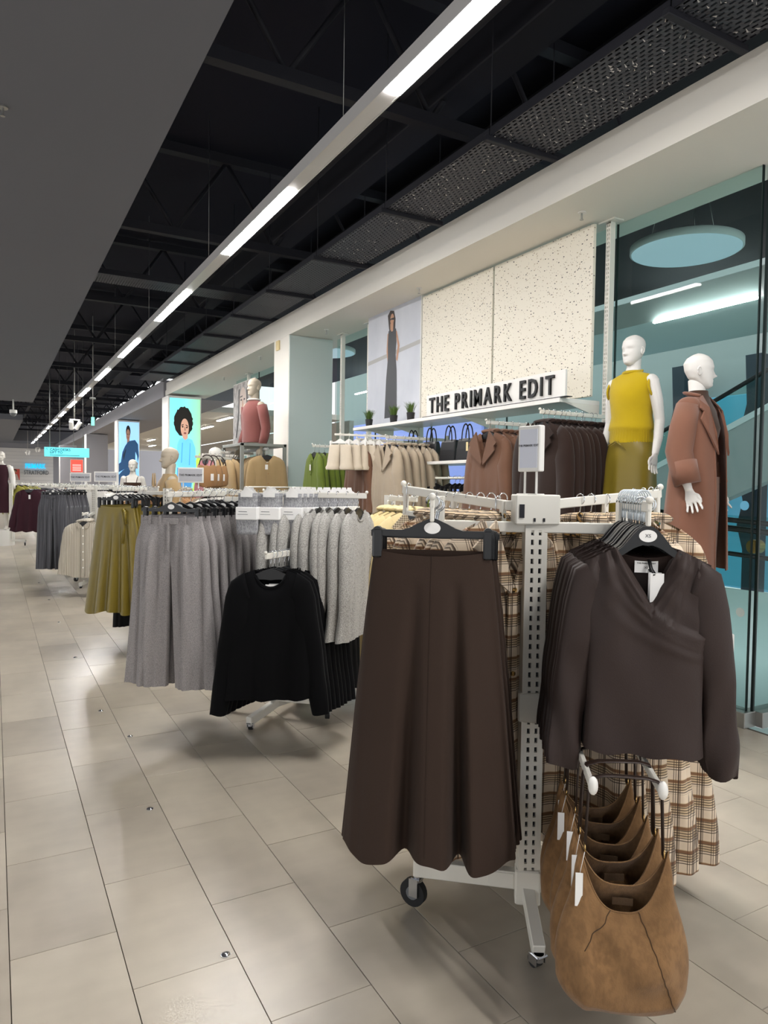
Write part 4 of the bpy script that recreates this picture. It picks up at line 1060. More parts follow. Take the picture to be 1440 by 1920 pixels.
hang('knit', lambda: make_top('knit_jumper', 'knit', 'grey_knit', 6, True, band=True, L=.73, sl=.68), kn0, nK, 9, .062, 1.46, 'knit_jumper', 'jumper', 'flecked light grey knit jumper, nearest of the grey ones', 'flecked light grey knit jumper behind the nearest grey one', 'grey knits on the second rack', .06)
def make_sock():
    b = MB(); rings = []
    for z in np.linspace(0, -.235, 14):
        w = .060-.006*math.sin((z+.1)*22); d = .013+.004*math.sin(z*40)
        rings.append([(w*math.cos(a), d*math.sin(a), z-.03) for a in [2*math.pi*k/16 for k in range(16)]])
    b.loft(rings, 0, True, True, True)
    cb = MB().box((0, 0, -.03-.115), (.128, .038, .072), 0, .004)
    top = MB().prism([(-.035, -.052), (.035, -.052), (.035, -.024), (.018, -.012), (.012, .008), (-.012, .008), (-.018, -.012), (-.035, -.024)], -.016, -.0145)
    ln = MB().box((-.02, -.0195, -.135), (.05, .0006, .003)); ln.box((-.02, -.0195, -.150), (.06, .0006, .002))
    return assemble('sock_pack', [('socks', b, 'sock', []), ('card_band', cb, 'tag_white', [('band_print', ln, 'ink_grey')]), ('hang_card', top, 'tag_white', [])], True)
nS = (-.62, -.78)
nms = ['left', 'middle', 'right']
for i, (px, D, cnt) in enumerate(((464, 4.0, 3), (506, 4.02, 3), (549, 4.05, 12))):
    p0 = V2(oD(px, 915, D))
    pg = MB().tube([(0, 0, 0), (.62*.42, .78*.42, 0)], .004, 6).build('peg_hook', 'white_metal'); pg.location = (p0.x-.02, p0.y-.03, 1.487); tag(pg, 'white peg carrying the %s row of sock packs' % nms[i], 'peg')
    hang('sock', make_sock, p0, nS, cnt, .05, 1.482, 'sock_pack', 'socks', 'grey marl sock pack with white card band, frontmost of the %s row' % nms[i], 'grey marl sock pack behind the front of the %s row' % nms[i], 'sock packs on the second rack', .06, axis=(.5, .87) if i < 2 else (.88, .47))
# ================================================================ rack between knits and nearest rack: cream jackets, khaki and black trousers
cj0 = V2(oD(775, 935, 4.35)); nC = (-.05, -1.)
kh0 = V2(oD(658, 1090, 4.9)); nH = (.3, -.95)
rack('white rack with pale yellow jackets just behind the plaid coats', 2.45, 4.35, [(cj0, nC, .3, 1.44), (kh0, nH, .3, 1.20)], [(-.3, .25, 0), (.3, -.2, 0), (.2, .25, 1)], 1.44, rz=.3)
hang('cream_jkt', lambda: make_top('jacket', 'jacket', 'cream_jkt', 8, True, lapel=True, lining='gingham', L=.62), cj0, nC, 4, .09, 1.44, 'jacket', 'jacket', 'pale yellow cotton jacket with gingham lining, nearest of its rail', 'pale yellow cotton jacket behind the nearest yellow one', 'pale yellow jackets', .25)
hang('khaki', lambda: make_trousers('trousers', 'khaki', 13, True, L=.86, hw=.16), kh0, nH, 4, .07, 1.16, 'trousers', 'trousers', 'khaki trousers hanging low under the grey knits, nearest pair', 'khaki trousers behind the nearest khaki pair', 'khaki trousers', .1)
bk0 = V2(oD(625, 1090, 4.75))
hang('blk_tr', lambda: make_trousers('trousers', 'black_cloth', 14, True, L=.9, hw=.16), bk0, (.2, -.98), 4, .07, 1.16, 'trousers', 'trousers', 'black trousers hanging low between the black jumpers and khaki trousers, nearest pair', 'black trousers behind the nearest low black pair', 'low black trousers', .1)
# ================================================================ third rack: olive satin skirts
ol0 = V2(oD(218, 932, 6.15)); nO = (-.62, -.78)
tn0 = V2(oD(292, 930, 6.7)); nTn = (.3, -.95)
rack('white rack holding the olive satin skirts', 1.42, 6.75, [(ol0, nO, .5, 1.46), (tn0, nTn, .3, 1.46)], [(-.28, .2, 0), (.28, -.2, 0), (-.2, -.24, 1)], 1.46, rz=-.6)
hang('olive', lambda: make_skirt('satin_skirt', 'olive_satin', 17, True, L=.93, hw=.165, hemw=.30, hemd=.12, nf=2.5, amp=.05, seam=False, bow=True, NU=140, NV=28, foldpow=.9, valleys=[(1.0, .07, .10), (1.35, .08, .1), (1.75, .10, .12), (2.2, .08, .12), (.5, .06, .15), (4., .08, .15), (5., .08, .15)]), ol0, nO, 8, .075, 1.46, 'satin_skirt', 'skirt', 'olive gold satin skirt, frontmost on the aisle rack behind the grey trousers', 'olive gold satin skirt behind the frontmost olive one', 'olive satin skirts on the third rack', .10)
hang('tan_top', lambda: make_top('top', 'cardigan', 'tan_cloth', 19, True, L=.6), tn0, nTn, 5, .07, 1.46, 'top', 'top', 'tan top hanging between the olive skirts and grey trousers, nearest of them', 'tan top behind the nearest tan one', 'tan tops on the third rack', .1)
bt0 = V2(oD(262, 1010, 6.5))
hang('blk_tr2', lambda: make_trousers('trousers', 'black_cloth', 15, False, L=.98, hw=.16), bt0, (-.3, -.95), 4, .06, 1.30, 'trousers', 'trousers', 'black trousers showing below the tan tops, nearest pair', 'black trousers behind the nearest pair under the tan tops', 'black trousers under the tan tops', .08)
# ================================================================ farther aisle racks
dg0 = V2(oD(100, 918, 9.7)); sh0 = V2(oD(156, 968, 9.2))
rack('white rack holding charcoal pinstripe trousers and striped shirts', 1.30, 11.2, [(dg0, (-.6, -.8), .5, 1.46), (sh0, (-.25, -.97), .4, 1.10)], [(-.25, .28, 0), (.28, -.22, 0), (-.24, -.45, 1)], 1.46, rz=-.6)
hang('dkgrey', lambda: make_trousers('trousers', 'dkgrey_tr', 23, True, L=1.03, hw=.18), dg0, (-.6, -.8), 9, .065, 1.46, 'trousers', 'trousers', 'charcoal pinstripe trousers, frontmost pair far along the aisle', 'charcoal pinstripe trousers behind the frontmost charcoal pair', 'charcoal trousers on the fourth rack', .05)
hang('shirt', lambda: make_top('shirt', 'shirt', 'shirt', 24, True, collar=True, buttons=(6, 'tag_white')), sh0, (-.25, -.97), 7, .06, 1.07, 'shirt', 'shirt', 'cream striped button shirt, frontmost on the low far arm', 'cream striped shirt behind the frontmost shirt', 'striped shirts on the fourth rack', .06)
bg0 = V2(oD(54, 912, 12.0))
rack('white rack holding the burgundy tops', 1.05, 13.6, [(bg0, (-.35, -.94), .5, 1.46)], [(-.3, .25, 0), (.3, -.25, 0), (-.2, -.3, 1)], 1.46, rz=-.6)
hang('burg', lambda: make_top('top', 'top', 'burgundy', 27, True, tagw=(.03, -.22, -.06, .03, .07), L=.72), bg0, (-.35, -.94), 7, .08, 1.46, 'top', 'top', 'burgundy flowing top with white swing tag, frontmost at the far left', 'burgundy flowing top behind the frontmost burgundy one', 'burgundy tops on the fifth rack', .1)
bb0 = V2(oD(165, 908, 12.2))
rack('white rack holding black cropped trousers behind the striped shirts', 2.05, 12.9, [(bb0, (-.7, -.7), .6, 1.46)], [(-.3, .25, 0), (.3, -.25, 0), (-.2, -.3, 1)], 1.46, rz=-.6)
hang('blk_far', lambda: make_trousers('trousers', 'black_cloth', 31, False, L=.9, hw=.15, disc=False), bb0, (-.55, -.83), 9, .075, 1.46, 'trousers', 'trousers', 'black trousers, frontmost pair between the charcoal trousers and olive skirts', 'black trousers behind the frontmost far black pair', 'far black trousers', .08, axis=(.97, .25))
# olive puffer jackets and dark tops at the far end of the aisle
pf0 = V2(oD(26, 912, 17.5))
def make_puffer():
    P = dict(TOPS['jacket']); P.update(L=.72, fold=.0, seed=35); rows = ring_body(P, 40, 42)
    rr = []
    for i, r_ in enumerate(rows):
        k = 1+.22*abs(math.sin(i/41*math.pi*6)); rr.append([(x*(1+.03*abs(math.sin(i/41*math.pi*6))), y*k, z) for x, y, z in r_])
    b = MB().loft(rr); [b.merge(sleeve(P, s)) for s in (-1, 1)]
    return assemble('puffer_jacket', [('body', b, 'puffer', []), ('hanger', top_hanger_mb(), 'black_plastic', [('hook', hook_mb(-.08), 'chrome')])], False)
rack('white rack holding olive puffer jackets at the far left', .35, 18.6, [(pf0, (-.1, -1), .6, 1.46)], [(-.3, .25, 0), (.3, -.25, 0)], 1.46, rz=-.2)
hang('puffer', make_puffer, pf0, (-.2, -.98), 4, .17, 1.50, 'puffer_jacket', 'jacket', 'olive quilted puffer jacket, frontmost at the far left', 'olive quilted puffer jacket behind the frontmost puffer', 'puffer jackets', .1, axis=(.75, .66))
# packed racks in the middle distance: white rails, hangers and tops of many colours
MID = [(1.33, 12.2, 'white_cloth', 'white', (-.5, -.87)), (2.15, 6.2, 'black_cloth', 'black', (-.75, -.66)), (2.45, 7.4, 'white_cloth', 'white', (-.6, -.8)), (2.2, 8.3, 'tan_cloth', 'tan', (-.75, -.66)), (2.0, 10.6, 'white_cloth', 'white', (-.5, -.87)), (2.5, 11.6, 'black_cloth', 'black', (-.7, -.7)),
       (1.9, 12.9, 'beige_coat', 'beige', (-.7, -.7)), (2.6, 13.8, 'brown_coat', 'rust', (-.6, -.8)), (1.8, 15.2, 'black_cloth', 'black', (-.7, -.7)), (2.6, 16.4, 'white_cloth', 'white', (-.6, -.8)), (1.5, 17.4, 'dkgrey_tr', 'charcoal', (-.6, -.8)), (2.4, 19.2, 'khaki', 'khaki', (-.6, -.8)),
       (1.4, 21., 'black_cloth', 'black', (-.5, -.87)), (2.3, 22.6, 'beige_coat', 'beige', (-.5, -.87)), (1.2, 25., 'white_cloth', 'white', (-.4, -.9)), (2.2, 27., 'black_cloth', 'black', (-.4, -.9)), (1.2, 30., 'khaki', 'khaki', (-.4, -.9)), (2.3, 33., 'black_cloth', 'black', (-.4, -.9))]
ordn = ['first', 'second', 'third', 'fourth', 'fifth', 'sixth', 'seventh', 'eighth', 'ninth', 'tenth', 'eleventh', 'twelfth', 'thirteenth', 'fourteenth', 'fifteenth', 'sixteenth', 'seventeenth', 'eighteenth']
for i, (x, y, mk, cn, n) in enumerate(MID):
    n = Vector((n[0], n[1], 0)).normalized(); sd = Vector((-n.y, n.x, 0)); rows_ = []
    for s in (-1, 1):
        p0 = Vector((x, y, 0))+n*.42+sd*s*.28; rows_.append((p0, n, .5, 1.45))
    rt_ = rack('white rack of %s clothes in the middle distance, %s row back from the olive skirts' % (cn, ordn[i]), x, y, rows_, [(-.3, .25, 0), (.3, -.25, 0)], 1.45, rz=-.6, group='packed racks in the middle distance')
    for j, (p0, n_, L_, z_) in enumerate(rows_):
        km = mk if j == 0 else ['white_cloth', 'black_cloth', 'tan_cloth', 'beige_coat', 'grey_knit'][i % 5]
        kn = 'far_%s' % km
        hang(kn, lambda km=km: make_top('top', ['cardigan', 'shirt'][len(km) % 2], km, 40+len(km), False, NU=32, NV=10, hanger='black_plastic' if 'white' not in km else 'white_gloss'), p0, n, 8 if y < 20 else 6, .058, 1.45, 'top', 'top', None, 'small %s top packed on a middle distance rack, %s row back, %s rail' % ({'white_cloth': 'white', 'black_cloth': 'black', 'tan_cloth': 'tan', 'beige_coat': 'beige', 'grey_knit': 'grey', 'brown_coat': 'rust', 'dkgrey_tr': 'charcoal', 'khaki': 'khaki'}[km], ordn[i], ['left', 'right'][j]), 'tops on middle distance rack %s' % ordn[i], .12)
# square sign holders on the racks reading THE PRIMARK EDIT
def rack_sign(px, py, D, w, h, label, n, zb=1.46):
    p = oD(px, py, D); s = thing('counter_sign', label, 'sign', (p.x, p.y, zb), facing(n), 'rack top signs'); z = p.z-zb
    MB().box((0, 0, z), (w, .02, h), 0, .003).build('frame', 'white_gloss', s)
    MB().box((0, -.0105, z), (w*.9, .002, h*.82)).build('card', mat('grey card', 'b9b9be' if w > .2 else 'd6d4d6', .5), s)
    put_text('lettering', 'THE PRIMARK EDIT', w*.115, (0, -.0122, z), (0, -1, 0), s, .0004, .0003, 'ink', sx=.92)
    for xx in (-w*.3, w*.3): MB().cyl((xx, 0, (z-h/2)/2), .006, max(.02, z-h/2), 8).build('peg', 'white_gloss', s)
rack_sign(358, 891, 6.3, .225, .135, 'grey card sign in a white frame beside the camel jacket mannequin', (-.45, -.9))
rack_sign(199, 894, 10.45, .345, .15, 'white framed sign above the black trousers', (-.45, -.9))
rack_sign(151, 895, 11.3, .33, .14, 'white framed sign under the red notice', (-.45, -.9))
# ================================================================ right wall fittings: posts, panels, shelves, rails
WX = 4.10
M['post_slot'] = M['black_paint']
def wall_post(y, label):
    b = slotted_post(MB(), 0, 0, .05, ZS-.01, .045, .05, rz=math.radians(90))
    o = thing('wall_upright', label, 'upright', (WX, y, 0), 0, 'slotted uprights on the glass wall')
    b.build('post', ['white_metal', 'black_paint'], o); MB().box((0, 0, ZS-.006), (.10, .16, .012), 0, .002).build('top_plate', 'white_metal', o)
for i, y in enumerate((3.93, 5.35, 6.62, 7.84, 8.62, 10.4, 12.6)):
    wall_post(y, 'white slotted upright on the glass wall, %s' % ['beside the yellow vest mannequin', 'behind the terrazzo panel joint', 'behind the poster and terrazzo edge', 'at the far edge of the black dress poster', 'just before the white column', 'just beyond the white column', 'behind the grey toned poster'][i])
# terrazzo boards
for i, (ya, yb) in enumerate(((3.99, 5.20), (5.225, 6.43))):
    o = MB().box((0, 0, 0), (.03, yb-ya, 1.30), 0, .003).build('terrazzo_panel', 'terrazzo'); o.location = (4.0, (ya+yb)/2, 2.86)
    tag(o, ['cream speckled terrazzo board nearer the mannequins', 'cream speckled terrazzo board beside the poster'][i], 'panel', 'terrazzo boards')
# poster of a woman in a long black dress
def poster(name, label, cat, loc, n, w, h, bg, shapes, emit=0., thick=.03, framem='white_gloss', group=None):
    """flat printed board: backing plus printed areas, each a thin layer on its face"""
    root = thing(name, label, cat, loc, facing(n), group)
    MB().box((0, 0, h/2), (w, thick, h), 0, .003).build('board', framem, root)
    y = -thick/2
    MB().box((0, y-.0008, h/2), (w-.02, .0016, h-.02)).build('print', bg, root)
    for i, (pn, poly, mk) in enumerate(shapes):
        yy = y-.0018-.0003*i
        MB().prism([((u-.5)*(w-.02), .01+v*(h-.02)) for u, v in poly], yy, yy+.0003).build(pn, mk, root)
    return root
def ell(cx, cy, rx, ry, n=22, a0=0, wob=0., seed=0):
    r = np.random.default_rng(seed); return [(cx+rx*(1+wob*r.uniform(-1, 1))*math.cos(2*math.pi*k/n+a0), cy+ry*(1+wob*r.uniform(-1, 1))*math.sin(2*math.pi*k/n+a0)) for k in range(n)]
M['p_grey'] = mat('print pale concrete', 'c3c6cf', .5); t = NT(M['p_grey']); t.l(t.mix(t.noise(t.scalev(t.coords(), (1, 1, .6)), 3., 5.), lin('aeb2bd'), lin('d6d8de')), t.b.inputs['Base Color'])
M['p_skin'] = mat('print skin', 'b98a6c', .5); M['p_skin2'] = mat('print dark skin', '7d5340', .5); M['p_black'] = mat('print black', '202125', .5); M['p_hair'] = mat('print dark hair', '2a1d17', .5); M['p_dress'] = mat('print dress grey black', '2f3036', .5)
M['p_line'] = mat('print beam shadow', 'a8a6a4', .5)
poster('poster', 'tall poster of a woman in a long black dress and sunglasses', 'poster', (4.0, 7.06, 2.20), (-1, 0), 1.22, 1.34, 'p_grey', [
    ('ledge_line', [(0, .60), (1, .655), (1, .62), (0, .565)], 'p_line'),
    ('hair', [(.40, .95), (.45, .985), (.52, .97), (.55, .90), (.545, .80), (.50, .76), (.44, .78), (.42, .86)], 'p_hair'),
    ('neck', [(.455, .80), (.505, .80), (.51, .87), (.45, .87)], 'p_skin'),
    ('face', ell(.485, .905, .036, .048), 'p_skin'), ('sunglasses', [(.45, .915), (.53, .915), (.525, .895), (.495, .897), (.48, .905), (.455, .897)], 'p_black'),
    ('arm', [(.40, .79), (.43, .80), (.425, .66), (.45, .52), (.42, .51), (.385, .64)], 'p_skin'), ('arm', [(.55, .80), (.58, .79), (.635, .66), (.60, .53), (.57, .55), (.60, .66)], 'p_skin'),
    ('dress', [(.42, .81), (.45, .825), (.49, .79), (.53, .825), (.565, .81), (.575, .70), (.56, .60), (.585, .45), (.60, .06), (.36, .06), (.385, .40), (.415, .58), (.41, .70)], 'p_dress')])
# header shelf with sign
sh = thing('wall_shelf', 'long white wall shelf under the terrazzo boards carrying the black letter sign', 'shelf', (0, 0, 2.165), 0, 'wall shelves')
MB().box((3.895, 5.73, .0), (.41, 3.46, .034), 0, .003).build('shelf_board', 'white_gloss', sh)
for y in (4.0, 5.35, 6.62, 7.2): MB().prism([(4.09, -.11), (4.09, -.018), (3.74, -.018)], y-.006, y+.006, 0, 'xz').build('bracket', 'white_metal', sh)
MB().box((3.72, 4.93, .0195), (.06, 2.0, .005)).build('sign_groove', 'ink', sh)
sb = thing('letter_sign', 'white board with large raised black letters on the wall shelf', 'sign', (3.725, 4.93, 2.187))
MB().box((0, 0, .10), (.022, 1.92, .205), 0, .003).build('board', 'white_gloss', sb)
# each letter its own raised piece
txt = 'THE PRIMARK EDIT'; size = .185; widths = []
for ch in txt:
    if ch == ' ': widths.append((None, size*.34)); continue
    me = text_mesh(ch, size, .009, .0022, 'ink', 'LEFT', .80); xsv = [v.co.x for v in me.vertices]; widths.append((me, (min(xsv), max(xsv))))
gap = .036; tot = sum((w if m_ is None else w[1]-w[0]+gap) for m_, w in widths); kx = 1.78/tot; cur = -tot/2
for m_, w in widths:
    if m_ is None: cur += w; continue
    ysv = [v.co.y for v in m_.vertices]; mid = (min(ysv)+max(ysv))/2
    mw = face_matrix((-.02, 0, .10), (-1, 0, 0)); o = link('letter', m_, sb, mw @ Matrix.Diagonal((kx, 1.12, 1, 1)) @ Matrix.Translation((cur-w[0], -mid, 0))); cur += w[1]-w[0]+gap
    k = 1.50/tot
sb.scale = (1, 1, 1)
# three pots of grass
for i, y in enumerate((6.98, 6.28, 5.98)):
    px = [(692, 790), (738, 783), (770, 781)][i]; q = oX(px[0], px[1], 3.80)
    pl = thing('potted_grass', 'small artificial grass in black pot on the wall shelf, %s' % ['at its far left end', 'middle of the three', 'nearest the letter sign'][i], 'plant', (3.80, q.y, 2.182), 0, 'potted grasses')
    MB().cyl((0, 0, .045), .035, .09, 20, 0, 'z', .045).build('pot', 'pot', pl)
    gb = MB(); r = random.Random(i)
    for k in range(130):
        a = r.uniform(0, 6.28); rr = r.uniform(0, .035); lean = r.uniform(.01, .075); hh = r.uniform(.07, .125); x0, y0 = rr*math.cos(a), rr*math.sin(a)
        x1, y1 = x0+lean*math.cos(a), y0+lean*math.sin(a); p_ = (-math.sin(a)*.0025, math.cos(a)*.0025)
        gb.add([(x0-p_[0], y0-p_[1], .085), (x0+p_[0], y0+p_[1], .085), (x0+(x1-x0)*.4+p_[0], y0+(y1-y0)*.4+p_[1], .085+hh*.65), (x0+(x1-x0)*.4-p_[0], y0+(y1-y0)*.4-p_[1], .085+hh*.65), (x1, y1, .085+hh)], [(0, 1, 2, 3), (3, 2, 4)])
    gb.build('grass_blades', 'foliage', pl)
# low shelf with black handbags
ls = thing('wall_shelf', 'short white wall shelf carrying the black handbags', 'shelf', (0, 0, 1.735), 0, 'wall shelves')
MB().box((3.90, 5.72, 0), (.38, 1.16, .03), 0, .003).build('shelf_board', 'white_gloss', ls)
for y in (5.35, 6.2): MB().box((4.06, y, -.03), (.10, .012, .06), 0, .002).build('bracket', 'white_metal', ls)
def make_handbag():
    b = MB(); rings = []
    for z, w, d in ((0, .135, .062), (.012, .142, .068), (.10, .135, .060), (.17, .125, .045), (.19, .12, .034)):
        rings.append([(sx*w+0, sy*d, z) for sx, sy in ((-1, -.7), (-.93, -1), (.93, -1), (1, -.7), (1, .7), (.93, 1), (-.93, 1), (-1, .7))])
    b.loft(rings, 0, True, True, True, False)
    hs = []
    for s in (-1, 1):
        h = MB(); h.tube([(.062*math.cos(q)*(1.0), s*.034, .185+.13*math.sin(q)) for q in np.linspace(0, math.pi, 15)], .0075, 8); hs.append(h)
    z = MB().box((0, 0, .193), (.2, .012, .004)); tb = MB(); [tb.box((sx*.062, s*.04, .165), (.022, .004, .04), 0, .002) for sx in (-1, 1) for s in (-1, 1)]
    return assemble('handbag', [('body', b, 'black_leather', [('zip', z, 'steel')]), ('handle', hs[0], 'black_leather', []), ('handle', hs[1], 'black_leather', []), ('handle_tab', tb, 'black_leather', [])], True)
hb_ = []
for i, px in enumerate((768, 800, 833, 862)):
    q = oX(px, 868, 3.82)
    if 'handbag' not in CACHE: o = CACHE['handbag'] = make_handbag()
    else: o = copy_tree(CACHE['handbag'])
    o.name = 'handbag'; o.location = (3.86, q.y-.02*i, 1.75); o.rotation_euler = (0, 0, facing((-1, -.12))); o.scale = (.80, .72, 1.08); hb_.append(o)
    tag(o, 'black structured handbag on the wall shelf, %s' % ['farthest left of four', 'second from the left', 'third from the left', 'nearest the rust coats, with a pale tag'][i], 'bag', 'black handbags on the wall shelf')
MB().box((.07, -.075, .12), (.035, .001, .075)).build('swing_tag', 'cream_jkt', hb_[-1])
# face-out arms from the wall
def wall_row(key, mk, kind, px, py, X, cnt, gp, z, first, rest, group, name='coat', cat='coat', n=(-1, -.02), armlen=None, split=True, jit=.05, **kw):
    q = oX(px, py, X); p0 = Vector((X, q.y, 0))
    L = armlen or (WX-X)
    ar = thing('garment_rail', 'white face out rail holding %s' % group, 'rail', (0, q.y, z), 0, 'face out rails')
    b = MB(); bar(b, (X-.03, 0, 0), (WX+.02, 0, 0), .014, .03); b.ball((X-.03, 0, .004), .011, 10, 6); b.build('arm', 'white_metal', ar); MB().box((WX-.01, 0, -.02), (.02, .04, .1), 0, .003).build('bracket', 'white_metal', ar)
    return hang(key, lambda: make_top(name, kind, mk, len(key)*3+1, split, **kw), p0, n, cnt, gp, z, name, cat, first, rest, group, jit)
wall_row('dkbrown', 'dkbrown_coat', 'coat', 1018, 800, 3.42, 11, .052, 2.06, 'very dark brown coat, frontmost on the wall arm behind the small sign', 'very dark brown coat behind the frontmost dark one on the wall', 'dark brown coats on the wall', lapel=True, L=.98, sh=.235, neck_label=True)
wall_row('rust', 'brown_coat', 'coat', 917, 812, 3.42, 8, .075, 2.03, 'rust brown lapel coat, frontmost on the wall arm beside the handbags', 'rust brown coat behind the frontmost rust one on the wall', 'rust coats on the wall', lapel=True, L=.98)
wall_row('beige', 'beige_coat', 'coat', 728, 835, 3.40, 7, .085, 2.0, 'beige wool coat, frontmost on the wall arm left of the handbags', 'beige wool coat behind the frontmost beige one', 'beige coats on the wall', lapel=True, L=.95)
wall_row('rust2', 'brown_coat', 'jacket', 674, 843, 3.35, 6, .08, 2.0, 'rust jacket, frontmost between the cream pieces and beige coats', 'rust jacket behind the frontmost one left of the beige coats', 'rust jackets on the wall', name='jacket', cat='jacket', lapel=True, L=.72)
wall_row('green', 'green_jkt', 'cardigan', 590, 835, 3.30, 8, .065, 1.98, 'moss green jacket with white swing tag, frontmost beside the white column', 'moss green jacket behind the frontmost green one', 'green jackets on the wall', name='jacket', cat='jacket', buttons=(4, 'green_jkt'), tagw=(.01, -.27, -.06, .035, .07), L=.74)
# cream boucle shorts clipped on a wire stand
def make_shorts():
    P = []
    for s in (-1, 1):
        rings = []
        for v in np.linspace(0, 1, 12):
            xi, xo = .0+.012*v, .15+.04*v; c, w = (xi+xo)/2, (xo-xi)/2; d = .02+.05*v
            k = 1+.14*max(0, math.sin((v-.82)/.18*math.pi)) if v > .82 else 1
            rings.append([(s*(c-w*k*math.cos(a)), -d*k*math.sin(a), -.13-.30*v) for a in [2*math.pi*q/22 for q in range(22)]])
        P.append(('short_leg', MB().loft(rings), 'cream_knit', []))
    P.append(('hanger', clip_hanger_mb(.15), 'white_gloss', [('hook', hook_mb(-.075), 'white_gloss')]+[('clip', c_, 'white_gloss') for c_ in clips(.13, -.1, .05)])); return assemble('shorts', P, True)
ws = thing('wire_stand', 'white wire stand holding the cream boucle shorts', 'stand', (0, 0, 0))
sp_ = oX(628, 832, 3.05); b = MB(); bar(b, (3.02, sp_.y-.05, 2.03), (3.62, sp_.y-.15, 2.03), .012, .02); b.tube([(3.35, sp_.y-.1, .02), (3.35, sp_.y-.1, 2.02)], .012, 8); b.build('frame', 'white_metal', ws); MB().cyl((3.35, sp_.y-.1, .012), .16, .024, 24).build('base', 'white_metal', ws)
hang('shorts', make_shorts, (3.08, sp_.y-.06), (-.85, -.5), 6, .085, 2.03, 'shorts', 'shorts', 'cream boucle turned up shorts, frontmost next to the green jackets', 'cream boucle shorts behind the frontmost cream pair', 'cream shorts', .12, axis=(1, -.16), scale=.85)
# low rail under the handbags: skirts and trousers on black clip hangers, edge on to the wall
lr = thing('wall_rail', 'white rail under the handbag shelf packed with black clip hangers', 'rail', (3.78, 5.5, 1.60))
b = MB(); b.tube([(0, -.75, -.012), (0, 1.05, -.012)], .012, 10); b.build('bar', 'white_metal', lr)
for y in (-.7, 1.0): b = MB(); bar(b, (0, y, 0), (.33, y, 0), .014, .03); b.build('arm', 'white_metal', lr)
hang('sage', lambda: make_skirt('pleated_skirt', 'sage', 51, False, L=.66, hw=.15, hemw=.24, hemd=.08, nf=6, amp=.02, seam=False, NU=64, NV=12, disc=False), (3.78, 5.80), (-.35, -.94), 8, .075, 1.60, 'pleated_skirt', 'skirt', 'sage green pleated skirt, nearest on the rail under the handbags', 'sage green pleated skirt farther along the rail under the handbags', 'sage skirts under the handbags', .06, axis=(0, 1))
hang('beige_tr', lambda: make_trousers('trousers', 'beige_coat', 52, False, L=.9, hw=.15, disc=False), (3.78, 4.90), (-.35, -.94), 9, .085, 1.60, 'trousers', 'trousers', 'beige trousers, nearest on the rail under the handbags', 'beige trousers farther along the rail under the handbags', 'beige trousers under the handbags', .06, axis=(0, 1))
# ================================================================ grey frame with camel cardigans
FX0, FX1, FY0, FY1, FZ = 2.70, 3.26, 8.55, 9.35, 2.02
fr_ = thing('display_frame', 'grey metal display frame with camel cardigans and a half mannequin on top', 'frame', ((FX0+FX1)/2, (FY0+FY1)/2, 0)); cx, cy = (FX0+FX1)/2, (FY0+FY1)/2
for x in (FX0, FX1):
    for y in (FY0, FY1): MB().box((x-cx, y-cy, FZ/2), (.04, .04, FZ), 0, .003).build('post', 'frame_grey', fr_)
MB().box((0, 0, FZ-.02), (FX1-FX0+.04, FY1-FY0+.04, .035), 0, .003).build('top_shelf', 'frame_grey', fr_)
b = MB(); bar(b, (0, FY0-cy-.16, 1.96), (0, FY1-cy, 1.96), .016, .03); b.build('rail', 'frame_grey', fr_)
hang('camel', lambda: make_top('cardigan', 'cardigan', 'camel', 61, True, buttons=(4, 'tan_cloth'), tagw=(-.02, -.24, -.06, .035, .06), neck_label=True), (cx, FY0-.13), (-.1, -1), 6, .11, 1.96, 'cardigan', 'cardigan', 'camel button cardigan with white swing tag, front of the grey frame', 'camel cardigan behind the frontmost camel one', 'camel cardigans', .08)
hang('camel2', lambda: make_top('cardigan', 'cardigan', 'camel', 62, True), (2.62, 9.05), (-.95, -.3), 5, .075, 1.93, 'cardigan', 'cardigan', 'camel cardigan facing the aisle at the left of the grey frame', 'camel cardigan behind the one facing the aisle', 'camel cardigans', .08)
hang('pinktop', lambda: make_top('jumper', 'jumper', 'pink', 63, True), (2.62, 9.95), (-.95, -.3), 4, .075, 1.93, 'jumper', 'jumper', 'dusty pink jumper facing the aisle left of the camel cardigans', 'dusty pink jumper behind the one facing the aisle', 'pink jumpers', .08)
ar = thing('garment_rack', 'tall white arm stand behind the grey frame', 'rack', (2.95, 9.6, 0)); b = MB(); bar(b, (-.38, -.53, 1.93), (.1, -.38, 1.93), .014, .03); bar(b, (-.38, .37, 1.93), (.1, .5, 1.93), .014, .03); bar(b, (.1, -.42, 1.93), (.1, .52, 1.93), .014, .03); b.tube([(.1, 0, .02), (.1, 0, 1.93)], .018, 8); b.build('frame', 'white_metal', ar); MB().cyl((.1, 0, .01), .2, .02, 24).build('base', 'white_metal', ar)
